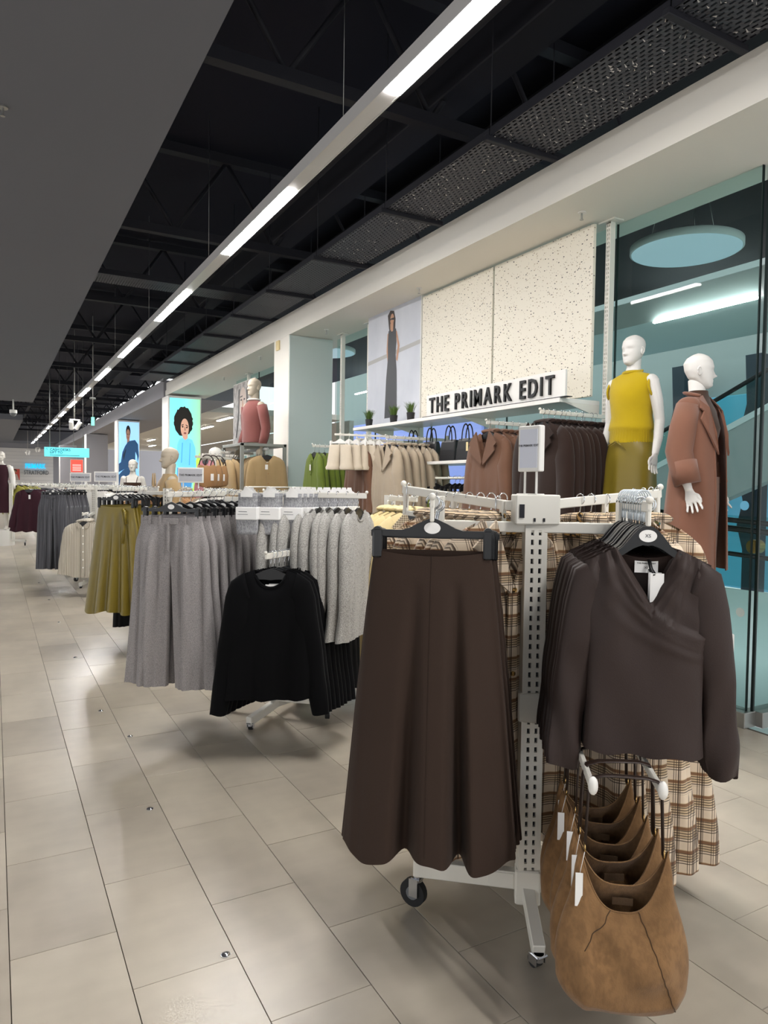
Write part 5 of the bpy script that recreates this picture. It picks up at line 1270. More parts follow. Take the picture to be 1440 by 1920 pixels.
# tan bucket bags hanging by the pink jumpers
def make_small_bag():
    b = MB(); rings = []
    for z, w, d in ((-.38, .10, .05), (-.36, .12, .06), (-.25, .125, .055), (-.15, .10, .03), (-.13, .09, .015)): rings.append([(w*math.cos(a), d*math.sin(a), z+.03*abs(math.cos(a))) for a in [2*math.pi*k/24 for k in range(24)]])
    b.loft(rings, 0, True, True); s = MB().tube([(.09*math.cos(q), 0, -.12+.13*math.sin(q)) for q in np.linspace(0, math.pi, 13)], .007, 6)
    return assemble('shoulder_bag', [('body', b, 'tan_cloth', []), ('strap', s, 'strap', []), ('swing_tag', MB().box((.07, -.06, -.25), (.035, .001, .08)), 'tag_white', [])], True)
bgp = V2(oD(404, 870, 8.3))
for i in range(3):
    o = CACHE.setdefault('sbag', None) or make_small_bag()
    if CACHE['sbag'] is None: CACHE['sbag'] = o
    else: o = copy_tree(CACHE['sbag'])
    o.name = 'shoulder_bag'; o.location = (bgp.x+.10*i-.1, bgp.y+.12*i, 1.83); o.rotation_euler = (0, 0, facing((-.4, -.9)))
    tag(o, 'tan suede shoulder bag %s beside the rack sign' % ['leftmost', 'middle', 'rightmost'][i], 'bag', 'tan shoulder bags')
b = MB(); bar(b, (-.25, -.05, 1.83), (.3, .35, 1.83), .014, .03); b.tube([(.05, .2, .02), (.05, .2, 1.82)], .014, 8); b.cyl((.05, .2, .01), .18, .02, 24)
o = b.build('bag_stand', 'white_metal'); o.location = (bgp.x, bgp.y, 0); tag(o, 'white stand holding the tan shoulder bags', 'stand')
# ================================================================ mannequins
def remesh(mb, voxel, smooth=3, factor=.5):
    o = mb.build('tmp', 'mannequin'); md = o.modifiers.new('r', 'REMESH'); md.mode = 'VOXEL'; md.voxel_size = voxel
    m2 = o.modifiers.new('s', 'SMOOTH'); m2.iterations = smooth; m2.factor = factor
    bpy.context.view_layer.update(); me = bpy.data.meshes.new_from_object(o.evaluated_get(bpy.context.evaluated_depsgraph_get()))
    old = o.data; bpy.data.objects.remove(o); bpy.data.meshes.remove(old)
    me.polygons.foreach_set('use_smooth', [True]*len(me.polygons)); return me
def head_mb(yaw=0., z0=1.60, tilt=0.):
    """egg shaped head with brow, eye hollows, nose, lips, chin and ears; faces -y, turned by yaw"""
    b = MB(); rings = []; N, R = 56, 44
    for i in range(R+1):
        t_ = i/R; z = t_*.235                     # chin 0 .. crown .235
        prof_w = np.interp(t_, [0, .06, .16, .3, .45, .62, .78, .9, .97, 1], [.012, .035, .050, .062, .070, .0745, .072, .055, .030, .002])
        yf = np.interp(t_, [0, .06, .14, .3, .5, .62, .78, .9, .97, 1], [-.060, -.078, -.083, -.084, -.083, -.090, -.080, -.055, -.022, .008])
        yb = np.interp(t_, [0, .06, .16, .3, .5, .7, .85, .95, 1], [-.035, .000, .030, .068, .092, .100, .082, .045, .012])
        cy, d = (yf+yb)/2, (yb-yf)/2; ring = []
        for k in range(N):
            a = 2*math.pi*k/N; x = prof_w*math.sin(a); c_ = -math.cos(a)
            y = cy+d*math.copysign(abs(c_)**.85, c_)
            if c_ < 0:
                nose = .020*math.exp(-((x)/.0125)**2)*np.interp(t_, [.27, .33, .37, .5, .58], [0, .85, 1., .35, 0])
                nose += .010*math.exp(-(x/.019)**2)*math.exp(-((t_-.345)/.03)**2)
                eye = .0055*(math.exp(-((x-.032)/.017)**2)+math.exp(-((x+.032)/.017)**2))*math.exp(-((t_-.50)/.042)**2)
                brow = .0028*(math.exp(-((x-.03)/.024)**2)+math.exp(-((x+.03)/.024)**2))*math.exp(-((t_-.575)/.03)**2)
                lid = .0032*(math.exp(-((x-.032)/.012)**2)+math.exp(-((x+.032)/.012)**2))*math.exp(-((t_-.49)/.018)**2)
                lips = .007*math.exp(-(x/.018)**2)*(math.exp(-((t_-.235)/.013)**2)+math.exp(-((t_-.192)/.014)**2))-.004*math.exp(-(x/.022)**2)*math.exp(-((t_-.213)/.007)**2)
                chin = .006*math.exp(-(x/.02)**2)*math.exp(-((t_-.09)/.04)**2)
                cheek = .003*(math.exp(-((x-.042)/.015)**2)+math.exp(-((x+.042)/.015)**2))*math.exp(-((t_-.38)/.06)**2)
                y -= nose+brow+lid+lips+chin+cheek-eye
            ring.append((x, y, z))
        rings.append(ring)
    b.loft(rings, 0, True, True, True)
    for s in (-1, 1):
        e = MB(); rr = []
        for q in range(13):
            a = 2*math.pi*q/12; rr.append((s*(.073+.006*math.cos(a)), .012+.013*math.cos(a), .11+.026*math.sin(a)))
        e.tube(rr, .0052, 6); e.ball((s*.071, .012, .108), (.006, .011, .022), 10, 6); b.merge(e)
    M4 = Matrix.Translation((0, .0, z0)) @ Matrix.Rotation(yaw, 4, 'Z') @ Matrix.Rotation(tilt, 4, 'X')
    o = MB(); o.merge(b, None, M4); return o
def oval_ring(cx, cy, z, w, df, db, n=28, rot=0.):
    return [(cx+w*math.sin(2*math.pi*k/n), cy-(df if math.cos(2*math.pi*k/n) > 0 else db)*math.cos(2*math.pi*k/n), z) for k in range(n)]
def hand_mb(b, w, d, side, curl=.25):
    """palm and five fingers at wrist w, pointing along d; side = +1/-1 thumb forward"""
    w = Vector(w); d = Vector(d).normalized(); fwd = Vector((0, -1, 0)); fwd = (fwd-d*fwd.dot(d)).normalized(); out = d.cross(fwd)*side
    pc = w+d*.045
    b.tube([w-d*.02, w+d*.01, w+d*.05, w+d*.085], [.022, .028, .042, .042], 12, 0, [.017, .016, .015, .011], True, fwd)
    for i, (o_, L) in enumerate(((.036, .068), (.0125, .078), (-.011, .074), (-.033, .058))):
        base = w+d*.08+fwd*o_; inn = -out
        sp_w = fwd*o_*.35; pts = [base, base+sp_w*.5+d*L*.45+inn*L*.10*curl*2, base+sp_w+d*L*.8+inn*L*.32*curl*2, base+sp_w+d*L*.98+inn*L*.55*curl*2]
        b.tube(pts, [.0092, .0086, .0078, .006], 10)
    base = w+d*.03+fwd*.03; b.tube([base-fwd*.012, base+fwd*.014+d*.02, base+fwd*.022+d*.048, base+fwd*.020+d*.068], [.0125, .011, .0092, .0065], 8)
def mannequin_mb(legs=True, arms=True, head_yaw=0., arm_l=None, arm_r=None, neck=True, zcut=None):
    b = MB()
    T = [(.84, .05, .06, .07), (.87, .135, .085, .10), (.92, .170, .095, .115), (.98, .172, .095, .105), (1.05, .145, .085, .088), (1.13, .122, .080, .075), (1.20, .130, .088, .080), (1.28, .146, .105, .090), (1.34, .156, .122, .095), (1.40, .160, .110, .095), (1.46, .170, .082, .085), (1.495, .165, .062, .07), (1.52, .105, .055, .06), (1.545, .062, .052, .055), (1.60, .050, .050, .055), (1.66, .048, .05, .055)]
    if zcut: T = [r for r in T if r[0] >= zcut]
    b.loft([oval_ring(0, .0+.012*max(0, (z-1.5)*8), z, w, df, db) for z, w, df, db in T], 0, True, True, True)
    if arms:
        for s, pose in ((-1, arm_r), (1, arm_l)):
            if pose is None: pose = [(.172, 0., 1.475), (.205, .015, 1.33), (.222, .03, 1.18), (.235, -.0, 1.05), (.245, -.045, .93)]
            pts = [(s*x, y, z) for x, y, z in pose]
            b.tube(pts, [.048, .044, .037, .034, .024], 14); d = Vector(pts[-1])-Vector(pts[-2]); hand_mb(b, pts[-1], d, s)
            b.ball((s*.165, 0, 1.475), (.05, .052, .048), 14, 10)
    if legs:
        for s in (-1, 1):
            b.tube([(s*.085, 0, .90), (s*.09, -.005, .72), (s*.092, -.012, .48), (s*.094, .012, .32), (s*.095, .02, .09)], [.088, .078, .052, .054, .034], 16)
            b.tube([(s*.095, .045, .045), (s*.098, -.03, .045), (s*.105, -.12, .025), (s*.105, -.17, .02)], [.035, .04, .03, .018], 12, 0, [.03, .036, .038, .028])
    return b
def mannequin(name, label, loc, n, mk, head_yaw=0., voxel=.007, legs=True, zcut=None, group='dressed mannequins', **kw):
    root = thing(name, label, 'mannequin', loc, facing(n), group)
    key = ('mann', legs, zcut, str(kw), voxel)
    if key not in CACHE: CACHE[key] = remesh(mannequin_mb(legs=legs, zcut=zcut, **kw), voxel)
    me = CACHE[key].copy(); me.materials.clear(); me.materials.append(M[mk]); link('body', me, root)
    head_mb(head_yaw).build('head', mk, root)
    return root
def shell(rings, mk, name, parent, closed=True): return MB().loft(rings, 0, closed).build(name, mk, parent)
def stand(root, h):
    h = max(.04, h); MB().cyl((0, 0, -h/2), .28, h, 32).build('stand_base', 'white_gloss', root)
# --- plinth
pt = thing('plinth', 'stepped cream plinth under the two dressed mannequins', 'plinth', (3.62, 3.05, 0))
MB().box((.17, .33, .45), (.40, .42, .90), 0, .005).build('high_block', 'white_gloss', pt); MB().box((-.06, -.32, .342), (.30, .38, .684), 0, .005).build('low_block', 'white_gloss', pt)
# --- yellow vest and olive skirt
aA = oX(1195, 625, 3.80)
mA = mannequin('mannequin', 'white mannequin in mustard yellow knitted vest and olive satin skirt', (3.80, aA.y+.03, aA.z-1.84*.9), (-1, -.08), 'mannequin', head_yaw=-.05, voxel=.0045); mA.scale = (.9, .9, .9)
def ribbed(z, w, df, db, amp, k, n=120):
    return [((w+amp*math.cos(k*a))*math.sin(a), -((df if math.cos(a) > 0 else db)+amp*math.cos(k*a))*math.cos(a), z) for a in [2*math.pi*q/n for q in range(n)]]
VR = [(1.02, .172, .125, .125, .003), (1.035, .176, .128, .128, .0032), (1.11, .168, .120, .118, .0032), (1.125, .180, .132, .125, 0), (1.15, .178, .128, .120, 0), (1.22, .165, .118, .108, 0), (1.30, .168, .130, .112, 0), (1.36, .174, .142, .114, 0), (1.42, .186, .128, .112, 0), (1.475, .190, .098, .098, 0), (1.512, .182, .072, .078, 0), (1.532, .135, .066, .072, 0), (1.545, .085, .064, .068, .001), (1.562, .073, .062, .066, .001)]
vest = [ribbed(z, w, df, db, am, 44) for z, w, df, db, am in VR]
vest = [[(x+.002*math.sin(40*z_+9*x), y+.003*math.sin(25*x+30*z_), z_) for x, y, z_ in r] for r in vest]
v_ = shell(vest, 'yellow_knit', 'knit_vest', mA)
for s in (-1, 1):
    MB().tube([(s*(.183-.010*math.sin(q)), .055*math.cos(q), 1.428+.068*math.sin(q)) for q in np.linspace(0, 6.283, 20)], .009, 8, 0, .012).build('armhole_rib', 'yellow_knit', v_)
MB().tube([(.073*math.cos(q), -.064*math.sin(q), 1.558-.012*math.sin(q)) for q in np.linspace(0, 6.283, 28)], .008, 8).build('neck_rib', 'yellow_knit', v_)
SKR = [(1.07, .150, .112, .108), (1.04, .165, .120, .116), (.98, .186, .128, .135), (.90, .198, .138, .148), (.75, .205, .15, .15), (.55, .215, .165, .16), (.35, .235, .18, .175)]
sk_ = []
for z, w, df, db in SKR:
    sk_.append([(w*math.sin(a)*(1+.03*(1.07-z)*math.sin(6*a+1)), -((df if math.cos(a) > 0 else db)+.022*(1.07-z)*math.sin(7*a+2*z))*math.cos(a), z) for a in [2*math.pi*q/90 for q in range(90)]])
s_ = shell(sk_, 'olive_satin', 'satin_skirt', mA)
tb = MB(); tb.tube([(-.05, -.135, 1.03), (-.01, -.150, 1.02), (.05, -.150, .985)], .004, 6); tb.tube([(-.02, -.14, 1.03), (-.06, -.155, .99), (-.09, -.15, 1.0), (-.03, -.14, 1.03)], .004, 6); tb.tube([(0, -.15, 1.03), (.07, -.15, .96)], .004, 6)
tb.build('waist_tie', 'olive_satin', s_)
# --- terracotta coat
bB = oX(1318, 660, 3.60)
mB_ = mannequin('mannequin', 'white mannequin in long terracotta coat over brown top and taupe trousers', (3.60, bB.y+.02, bB.z-1.84*.88), (.30, -.95), 'mannequin', head_yaw=.55, voxel=.0045); mB_.scale = (.88, .88, .88)
tp = [(1.00, .150, .112, .10), (1.10, .142, .105, .095), (1.22, .145, .112, .1), (1.34, .168, .135, .108), (1.46, .176, .098, .098), (1.52, .12, .07, .075), (1.56, .066, .060, .064), (1.585, .060, .057, .061)]
shell([oval_ring(0, 0, z, w, df, db, 48) for z, w, df, db in tp], 'brown_knit', 'knit_top', mB_)
for s in (-1, 1):
    MB().tube([(s*.088, 0, 1.02), (s*.09, 0, .85), (s*.1, -.005, .5), (s*.105, 0, .06)], [.105, .108, .10, .105], 22, 0, [.115, .118, .1, .105]).build('trouser_leg', 'taupe', mB_)
CR = [(1.545, .075, .06, .075), (1.53, .13, .08, .088), (1.50, .19, .10, .105), (1.44, .215, .125, .125), (1.34, .222, .155, .14), (1.15, .225, .165, .155), (.95, .240, .175, .17), (.70, .262, .185, .185), (.40, .285, .195, .205)]
coat = []; n = 64
for z, w, df, db in CR:
    g0 = np.interp(z, [.40, 1.0, 1.3, 1.48, 1.545], [.42, .40, .50, .62, .95]); ring = []
    for k in range(n):
        a = g0+(2*math.pi-2*g0)*k/(n-1); f = .010*(1.54-z)*math.sin(9*a+z*3)
        ring.append(((w+f)*math.sin(a)*1.0, -((df if math.cos(a) > 0 else db)+f)*math.cos(a), z))
    coat.append(ring)
c_ = shell(coat, 'coat_rust', 'coat_body', mB_, False)
for s in (-1, 1):
    edge = [r[0] if s > 0 else r[-1] for r in coat]
    MB().tube(edge, .004, 6, 0, .008).build('front_edge', 'coat_rust', c_)
    # revers and collar leaf: folded panels standing proud of the chest
    e1 = Vector(edge[2]); e2 = Vector(edge[5])
    lp = MB(); th = Vector((0, -.010, 0))
    def sf(z, a, off=.012):
        zz = [q[0] for q in CR][::-1]; w, df = (float(np.interp(z, zz, [q[j] for q in CR][::-1])) for j in (1, 2)); return Vector((s*(w+off)*math.sin(a), -(df+off)*math.cos(a), z))
    P0 = [sf(1.548, .95), sf(1.505, 1.0, .02), sf(1.452, .98, .022), sf(1.432, .86, .022), sf(1.385, 1.0, .022), sf(1.30, .80, .02), sf(1.18, .46, .016), sf(1.16, .40), sf(1.30, .48), sf(1.46, .60)]
    k = len(P0); lp.add([tuple(p) for p in P0]+[tuple(p+th) for p in P0], [tuple(range(k)), tuple(range(2*k-1, k-1, -1))]+[(i, (i+1) % k, k+(i+1) % k, k+i) for i in range(k)], 0, False)
    lp.build('lapel', 'coat_rust', c_)
    ap = [(.178, 0., 1.475), (.212, .015, 1.33), (.232, .03, 1.18), (.243, -.0, 1.07), (.25, -.035, .975)]
    sl_ = MB().tube([(s*x, y, z) for x, y, z in ap], [.070, .080, .080, .078, .080], 24, 0, [.075, .084, .084, .08, .08]); sl_.ball((s*.165, 0, 1.462), (.078, .082, .072), 20, 12); so = sl_.build('sleeve', 'coat_rust', mB_)
    MB().tube([(s*.243, -.004, 1.11), (s*.251, -.037, .972)], [.0790, .0815], 24, 0, [.081, .0815]).build('cuff', 'coat_rust', so)
cl = MB(); pts = [(-.075*math.cos(q), .078*math.sin(q)-.01, 1.55+.022*math.sin(q)) for q in np.linspace(-.35, math.pi+.35, 18)]
cl.tube(pts, .014, 8, 0, .034); cl.build('collar', 'coat_rust', c_)
# --- half mannequin on the grey frame in rose jumper
mp = oX(478, 830, 2.95)
mC = mannequin('mannequin', 'stone grey half mannequin in rose jumper standing on the grey frame', (2.95, 8.85, 2.02-.98), (-.95, -.25), 'mannequin_grey', legs=False, zcut=.98, voxel=.009)
shell([oval_ring(0, 0, z, w, df, db, 40) for z, w, df, db in [(1.0, .175, .13, .12), (1.03, .185, .135, .125), (1.1, .175, .13, .12), (1.25, .172, .135, .12), (1.36, .185, .145, .12), (1.46, .19, .11, .11), (1.51, .15, .08, .085), (1.545, .085, .066, .07)]], 'rose', 'jumper_body', mC)
for s in (-1, 1):
    MB().tube([(s*.178, 0., 1.47), (s*.212, .015, 1.33), (s*.232, .03, 1.18), (s*.243, -.0, 1.07), (s*.25, -.035, .97)], [.068, .066, .06, .058, .05], 18).build('sleeve', 'rose', mC)
MB().tube([(.075*math.cos(q), -.066*math.sin(q), 1.555) for q in np.linspace(0, 6.283, 24)], .012, 8, 0, .02).build('shirt_collar', 'white_cloth', mC)
# --- camel jacket mannequin
dd_ = oD(318, 838, 7.6)
mD = mannequin('mannequin', 'stone coloured mannequin in camel jacket left of the rack sign', (dd_.x, dd_.y, dd_.z-1.835), (-.97, .05), 'mannequin_grey', voxel=.009)
shell([oval_ring(0, 0, z, w, df, db, 40) for z, w, df, db in [(.8, .21, .16, .15), (.95, .205, .15, .14), (1.1, .185, .135, .125), (1.25, .185, .14, .125), (1.36, .20, .15, .125), (1.46, .205, .115, .115), (1.51, .15, .08, .085), (1.545, .085, .066, .07)]], 'camel', 'jacket_body', mD)
for s in (-1, 1):
    MB().tube([(s*.178, 0., 1.47), (s*.215, .015, 1.33), (s*.238, .03, 1.18), (s*.25, -.0, 1.07), (s*.255, -.035, .97)], [.075, .075, .07, .066, .06], 18).build('sleeve', 'camel', mD)
    MB().prism([(s*.07, 1.55), (s*.13, 1.44), (s*.01, 1.2), (s*.0, 1.26)][::s], -.168, -.156).build('lapel', 'camel', mD)
stand(mD, dd_.z-1.835)
# --- small pale mannequin in a bandeau
ee = oD(249, 861, 13.2)
mE = mannequin('mannequin', 'pale mannequin in brown bandeau top before the blue poster column', (ee.x, ee.y, ee.z-1.835), (-.4, -.92), 'mannequin_far', voxel=.010)
shell([oval_ring(0, 0, z, w, df, db, 36) for z, w, df, db in [(1.26, .150, .112, .095), (1.30, .158, .122, .10), (1.36, .164, .132, .102), (1.40, .168, .118, .102)]], 'brown_knit', 'bandeau', mE)
for s in (-1, 1): MB().tube([(s*.09, -.115, 1.39), (s*.1, -.075, 1.48), (s*.1, 0, 1.525), (s*.09, .09, 1.40)], .006, 6).build('strap', 'brown_knit', mE)
shell([oval_ring(0, 0, z, w, df, db, 36) for z, w, df, db in [(1.02, .158, .10, .1), (.9, .185, .115, .125), (.5, .19, .14, .14), (.1, .2, .16, .16)]], 'white_cloth', 'skirt', mE)
stand(mE, ee.z-1.835)
# --- mannequin at the far left in a dark dress
ff_ = oD(2, 846, 16.5)
mF = mannequin('mannequin', 'mannequin in dark burgundy dress and open shirt at the far left edge', (ff_.x, ff_.y, ff_.z-1.835), (-.2, -.98), 'mannequin_far', voxel=.010)
shell([oval_ring(0, 0, z, w, df, db, 36) for z, w, df, db in [(.4, .26, .2, .2), (.7, .22, .17, .17), (.95, .19, .13, .13), (1.13, .14, .1, .095), (1.3, .165, .13, .11), (1.45, .18, .1, .1), (1.52, .12, .07, .075)]], 'burgundy', 'dress', mF)
for s in (-1, 1): MB().tube([(s*.178, 0., 1.47), (s*.212, .015, 1.33), (s*.232, .03, 1.18), (s*.243, -.0, 1.07), (s*.25, -.035, .97)], [.07, .07, .066, .062, .06], 14).build('shirt_sleeve', 'white_cloth', mF)
stand(mF, ff_.z-1.835)
# --- distant mannequin with a hat behind the pink jumpers
hh = oD(404, 840, 10.6)
mH = mannequin('mannequin', 'pale mannequin with cap behind the tan shoulder bags', (hh.x, hh.y, hh.z-1.835), (-.9, -.4), 'mannequin_far', voxel=.010)
shell([oval_ring(0, 0, z, w, df, db, 36) for z, w, df, db in [(.8, .2, .15, .15), (1.1, .17, .125, .12), (1.36, .19, .145, .12), (1.46, .195, .11, .11), (1.52, .13, .075, .08)]], 'white_cloth', 'top', mH)
MB().ball((0, .0, 1.765), (.085, .108, .082), 18, 10).build('cap', 'white_cloth', mH)
stand(mH, hh.z-1.835)
# ================================================================ lit poster columns and far shop
def em_mix(name, a, b, axis, s, lo, hi):
    m = mat(name, a, .5); t = NT(m); x = t.n('ShaderNodeSeparateXYZ'); t.l(t.coords(), x.inputs[0])
    mr = t.n('ShaderNodeMapRange'); mr.inputs[1].default_value = lo; mr.inputs[2].default_value = hi; t.l(x.outputs[axis], mr.inputs[0])
    c = t.mix(mr.outputs[0], lin(a), lin(b)); t.l(c, t.b.inputs['Emission Color']); t.b.inputs['Emission Strength'].default_value = s; t.l(c, t.b.inputs['Base Color']); return m
M['lb_cyan'] = em_mix('backlit cyan green print', '7fe3ee', 'a6f0a0', 0, .85, -.1, .45)
M['lb_blue'] = em_mix('backlit sky blue print', '6fb4ee', '9fd0f6', 2, .9, .3, 2.6)
def lb(n, c, s=.75): M[n] = emis(n, c, s)
lb('lb_hair', '1d1712', .3); lb('lb_face', 'c79a84', .8); lb('lb_top', '6cc3e6', .85); lb('lb_jean', '4d8ec2', .8); lb('lb_navy', '24486e', .6); lb('lb_skin', '8e6a58', .7); lb('lb_lime', 'b4ee4c', .95); lb('lb_fold', '4aa2cc', .8); lb('lb_lip', '8a4a46', .6); lb('lb_dark', '16283c', .5)
def lightbox(px0, px1, ytop, Y, zb, bg, shapes, label, collabel, x0, x1):
    column(x0, x1, Y, Y+.62, ZS-.05, collabel, None, 'white_gloss')
    r = thing('lightbox_poster', label, 'poster', ((x0+x1)/2, Y-.02, zb), 0., 'lit posters on columns'); w, h = x1-x0-.02, ZS-.08-zb
    MB().box((0, 0, h/2), (w, .03, h), 0, .003).build('frame', 'white_gloss', r)
    MB().box((0, -.016, h/2), (w-.05, .002, h-.05)).build('print', bg, r)
    for i, (pn, poly, mk) in enumerate(shapes):
        yy = -.0175-.0004*i; MB().prism([((u-.5)*(w-.05), .025+v*(h-.05)) for u, v in poly], yy, yy+.0004).build(pn, mk, r)
    return r
lightbox(0, 0, 0, 16.3, .9, 'lb_cyan', [
    ('lime_area', [(.62, 0), (1, 0), (1, .52), (.86, .44), (.78, .2)], 'lb_lime'),
    ('hair', ell(.45, .79, .31, .135, 46, .1, .06, 3), 'lb_hair'), ('neck', [(.42, .62), (.58, .61), (.60, .71), (.42, .72)], 'lb_face'), ('face', ell(.49, .735, .135, .085, 26, .3), 'lb_face'),
    ('eyebrow', [(.38, .762), (.45, .768), (.45, .760), (.38, .754)], 'lb_hair'), ('eyebrow', [(.52, .768), (.60, .755), (.59, .748), (.52, .760)], 'lb_hair'), ('eye', ell(.42, .745, .03, .007), 'lb_hair'), ('eye', ell(.56, .74, .03, .007), 'lb_hair'), ('nose', [(.485, .745), (.505, .745), (.52, .712), (.48, .710)], 'lb_skin'), ('lips', ell(.50, .688, .045, .009), 'lb_lip'),
    ('jumper', [(.22, .40), (.24, .58), (.32, .635), (.43, .645), (.50, .625), (.60, .645), (.74, .63), (.84, .56), (.88, .36), (.82, .30), (.78, .38), (.30, .375)], 'lb_top'),
    ('fold', [(.40, .60), (.43, .60), (.40, .42), (.37, .42)], 'lb_fold'), ('fold', [(.66, .60), (.68, .60), (.66, .40), (.63, .40)], 'lb_fold'),
    ('jeans', [(.24, .375), (.74, .37), (.73, .22), (.66, .12), (.22, .10), (.24, .22)], 'lb_jean')],
    'tall backlit cyan poster of a woman with curly hair on a column', 'white column carrying the cyan backlit poster', 3.43, 4.18)
lightbox(0, 0, 0, 23.6, .75, 'lb_blue', [
    ('hair', ell(.46, .885, .115, .075, 24), 'lb_hair'), ('neck', [(.40, .74), (.52, .74), (.53, .82), (.41, .82)], 'lb_skin'), ('face', ell(.455, .845, .095, .07, 24), 'lb_skin'), ('eye', ell(.42, .855, .022, .006), 'lb_hair'), ('eye', ell(.50, .855, .022, .006), 'lb_hair'), ('lips', ell(.46, .812, .032, .007), 'lb_lip'),
    ('top', [(.10, .52), (.18, .64), (.30, .71), (.42, .755), (.52, .775), (.80, .79), (.95, .74), (.99, .60), (.94, .52), (.90, .60), (.82, .65), (.80, .46), (.30, .44), (.0, .40), (.0, .50)], 'lb_navy'),
    ('fold', [(.20, .60), (.34, .68), (.36, .66), (.24, .54)], 'lb_dark'), ('hand', [(.84, .52), (.95, .52), (.92, .44), (.84, .46)], 'lb_skin'), ('leggings', [(.30, .44), (.82, .46), (.84, .34), (.70, .24), (.40, .22), (.30, .14), (.0, .20), (.0, .37), (.18, .42)], 'lb_navy'), ('shoe', [(.0, .04), (.3, .06), (.3, .10), (.0, .10)], 'lb_dark')],
    'backlit blue poster of a seated person in navy sportswear on a farther column', 'white column carrying the blue backlit poster', 3.42, 4.10)
column(3.32, 4.15, 31.2, 31.9, ZS-.05, 'plain grey column beyond the blue poster', 'bulk_grey', 'white_gloss')
column(2.85, 3.6, 38., 38.7, 3.3, 'plain grey column behind the hanging cyan sign', 'bulk_grey', 'white_gloss')
# grey toned curly hair poster on the glass wall beyond the column
M['p_sepia'] = mat('print warm grey', 'a89f98', .5); t = NT(M['p_sepia']); t.l(t.mix(t.ramp(t.noise(t.scalev(t.coords(), (3, 1, 1.2)), 5., 5., .7), [(.35, (0, 0, 0)), (.62, (1, 1, 1))]), lin('5d5450'), lin('cfc9c4')), t.b.inputs['Base Color'])
M['p_face'] = mat('print pale skin', 'cdb9ad', .5)
poster('poster', 'grey toned poster of a woman with long wavy hair behind the half mannequin', 'poster', (4.062, 12.75, 2.25), (-1, 0), 1.25, 1.15, 'p_sepia', [('face', ell(.47, .68, .17, .24, 26, .2), 'p_face'), ('eye', ell(.40, .72, .04, .016), 'p_hair'), ('eye', ell(.55, .72, .04, .016), 'p_hair'), ('eyebrow', [(.34, .78), (.46, .79), (.46, .77), (.34, .76)], 'p_hair'), ('nose', [(.46, .72), (.49, .72), (.51, .60), (.44, .60)], 'p_skin'), ('lips', ell(.47, .53, .06, .02), 'p_skin2'), ('lock', [(.28, .9), (.34, .92), (.30, .4), (.2, .1), (.14, .12), (.24, .5)], 'p_hair'), ('lock', [(.64, .9), (.7, .86), (.74, .45), (.82, .1), (.76, .1), (.66, .5)], 'p_hair')])
# hanging wayfinding sign
M['sign_cyan'] = emis('lit cyan sign', '5fdcea', .75)
ca, cb2 = oY(83, 838, 20.), oY(167, 858, 20.); sw, shh = cb2.x-ca.x, ca.z-cb2.z
hs = thing('hanging_sign', 'lit cyan direction sign hanging across the aisle', 'sign', ((ca.x+cb2.x)/2, 20., (ca.z+cb2.z)/2))
MB().box((0, 0, 0), (sw, .06, shh), 0, .004).build('panel', 'sign_cyan', hs)
M['ink_teal'] = mat('dark teal lettering', '145f68', .5)
put_text('lettering', 'CASH DESKS', shh*.36, (-sw*.38, -.032, shh*.25), (0, -1, 0), hs, .001, .003, 'ink_teal', 'LEFT')
put_text('lettering', 'LIFT TO', shh*.36, (-sw*.38, -.032, -shh*.06), (0, -1, 0), hs, .001, .003, 'ink_teal', 'LEFT')
put_text('arrow', '↑', shh*.3, (-sw*.45, -.032, shh*.25), (0, -1, 0), hs, .001, .002, 'ink_teal')
MB().box((-sw*.05, -.0315, -shh*.34), (sw*.66, .002, shh*.07)).build('small_print', 'ink_teal', hs)
for xx in (-sw*.38, -sw*.16, sw*.15, sw*.36): MB().tube([(xx, 0, shh/2), (xx, 0, 5.25-hs.location.z)], .006 if xx > -sw*.3 else .012, 5).build('hanger_wire', 'steel', hs)
# far wall lettering and pictures
fy = YE-.05
pa, pb3 = oY(47, 874, fy), oY(85, 874, fy); qa, qb = oY(45, 886, fy), oY(91, 886, fy)
M['letter_cyan'] = emis('lit cyan letters', '18b4e6', 1.2)
s1 = thing('wall_sign', 'lit cyan and grey shop lettering on the far wall', 'sign', ((qa.x+qb.x)/2, fy-.06, qa.z))
def fit_text(nm, s, x0, x1, z, h, mk, bold):
    me = text_mesh(s, 1., .02, bold, mk); xv = [v.co.x for v in me.vertices]; yv = [v.co.y for v in me.vertices]
    o = link(nm, me, s1, face_matrix(((x0+x1)/2-s1.location.x, 0, z-s1.location.z), (0, -1, 0)) @ Matrix.Diagonal(((x1-x0)/(max(xv)-min(xv)), h/(max(yv)-min(yv)), 1, 1)))
fit_text('lettering', 'PRIMARK', pa.x, pb3.x, pa.z, .30, 'letter_cyan', .03); fit_text('lettering', 'STRATFORD', qa.x, qb.x, qa.z, .26, 'ink_grey', .0)
fp = oY(27, 889, fy-.05); M['p_red'] = mat('print coral red', 'd8523f', .5)
poster('poster', 'small coral red poster of a person on the far wall', 'poster', (fp.x, YE-.046, fp.z-.38), (0, -1), .62, .72, 'p_red', [('hair', ell(.52, .84, .22, .14, 18), 'p_hair'), ('face', ell(.55, .74, .12, .14, 18), 'p_skin'), ('top', [(.2, 0), (.36, .5), (.55, .58), (.75, .5), (.95, 0)], 'p_face')])
rd = oD(144, 874, 30.); M['p_notice'] = emis('red notice', 'd94a3a', .35)
rn = poster('notice_board', 'red notice with white lines in white frame under the hanging sign', 'sign', (rd.x, rd.y, rd.z-.27), (-.2, -.98), .5, .55, 'p_notice', [('line', [(.15, y), (.85, y), (.85, y+.035), (.15, y+.035)], 'tag_white') for y in (.12, .2, .3, .38, .5, .58)])
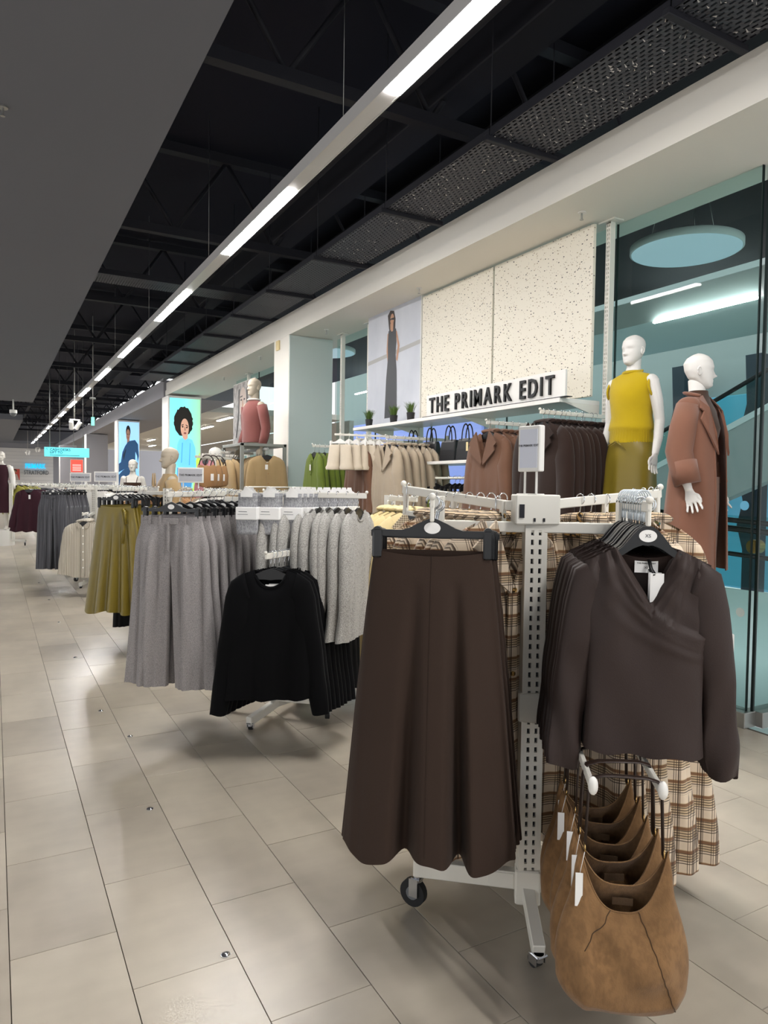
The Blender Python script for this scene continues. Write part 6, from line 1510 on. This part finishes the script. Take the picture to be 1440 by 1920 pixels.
for xx in (-.2, .2): MB().cyl((xx, 0, -(rd.z-.27)/2), .012, rd.z-.27, 8).build('leg', 'white_metal', rn)
# track spotlights, dome camera, sprinkler heads
def spot(loc, rz, label, top):
    s = thing('spotlight', label, 'light', loc, rz, 'track spotlights')
    for k in (-1, 1):
        b = MB(); b.cyl((k*.09, 0, 0), .055, .2, 18, 0, 'z', .05); o = b.build('lamp_head', 'white_gloss', s); o.rotation_euler = (.5, .35*k, 0)
    MB().tube([(0, 0, .1), (0, 0, top)], .008, 6).build('stem', 'white_metal', s); MB().box((0, 0, .1), (.26, .04, .03), 0, .003).build('bracket', 'white_metal', s)
p = oD(140, 795, 17.); spot(p, .4, 'pair of white spotlights hanging right of the strip light', 5.25-p.z)
p = oY(71, 843, 46.); spot(p, .2, 'white spotlight near the far wall lettering', 5.25-p.z)
p = oY(52, 848, 46.); spot(p, -.3, 'white spotlight above the far wall lettering', 5.25-p.z)
p = oD(174, 790, 16.); o = thing('exit_lamp', 'small green lit emergency light on a stem', 'light', p); MB().box((0, 0, 0), (.07, .05, .19), 0, .006).build('body', emis('green lamp', '7fe8c8', .8), o); MB().tube([(0, 0, .09), (0, 0, 5.25-p.z)], .007, 6).build('stem', 'white_metal', o); MB().box((0, 0, .52), (.12, .12, .04), 0, .004).build('mount', 'frame_grey', o)
p = oD(25, 775, 19.4); o = thing('dome_camera', 'white dome security camera hanging from the grey ceiling', 'camera', p)
MB().ball((0, 0, 0), .085, 18, 12).build('dome', 'grey_plastic', o); MB().cyl((0, 0, .05), .095, .09, 20).build('housing', 'white_gloss', o); MB().tube([(0, 0, .09), (0, 0, 3.76-p.z)], .02, 10).build('stem', 'white_gloss', o)
for i, (a, b_) in enumerate(((1091, 398), (786, 540), (612, 618), (488, 668), (420, 707))):
    q = oZ(a, b_, ZS); o = thing('sprinkler_head', 'small sprinkler head under the white bulkhead, %s from the camera' % ordn[i], 'sprinkler', (q.x, q.y, ZS), 0, 'sprinkler heads')
    MB().cyl((0, 0, -.004), .03, .008, 18).build('rose', 'white_gloss', o); MB().cyl((0, 0, -.03), .007, .05, 10).build('stem', 'steel', o); MB().cyl((0, 0, -.055), .014, .003, 14).build('deflector', 'steel', o)
q = oZ(5, 200, 3.75); o = thing('sprinkler_head', 'small sprinkler head under the grey ceiling board at the left edge', 'sprinkler', (q.x, q.y, 3.75), 0, 'sprinkler heads'); MB().cyl((0, 0, -.004), .03, .008, 18).build('rose', 'steel', o); MB().cyl((0, 0, -.03), .007, .05, 10).build('stem', 'steel', o); MB().cyl((0, 0, -.055), .014, .003, 14).build('deflector', 'steel', o)
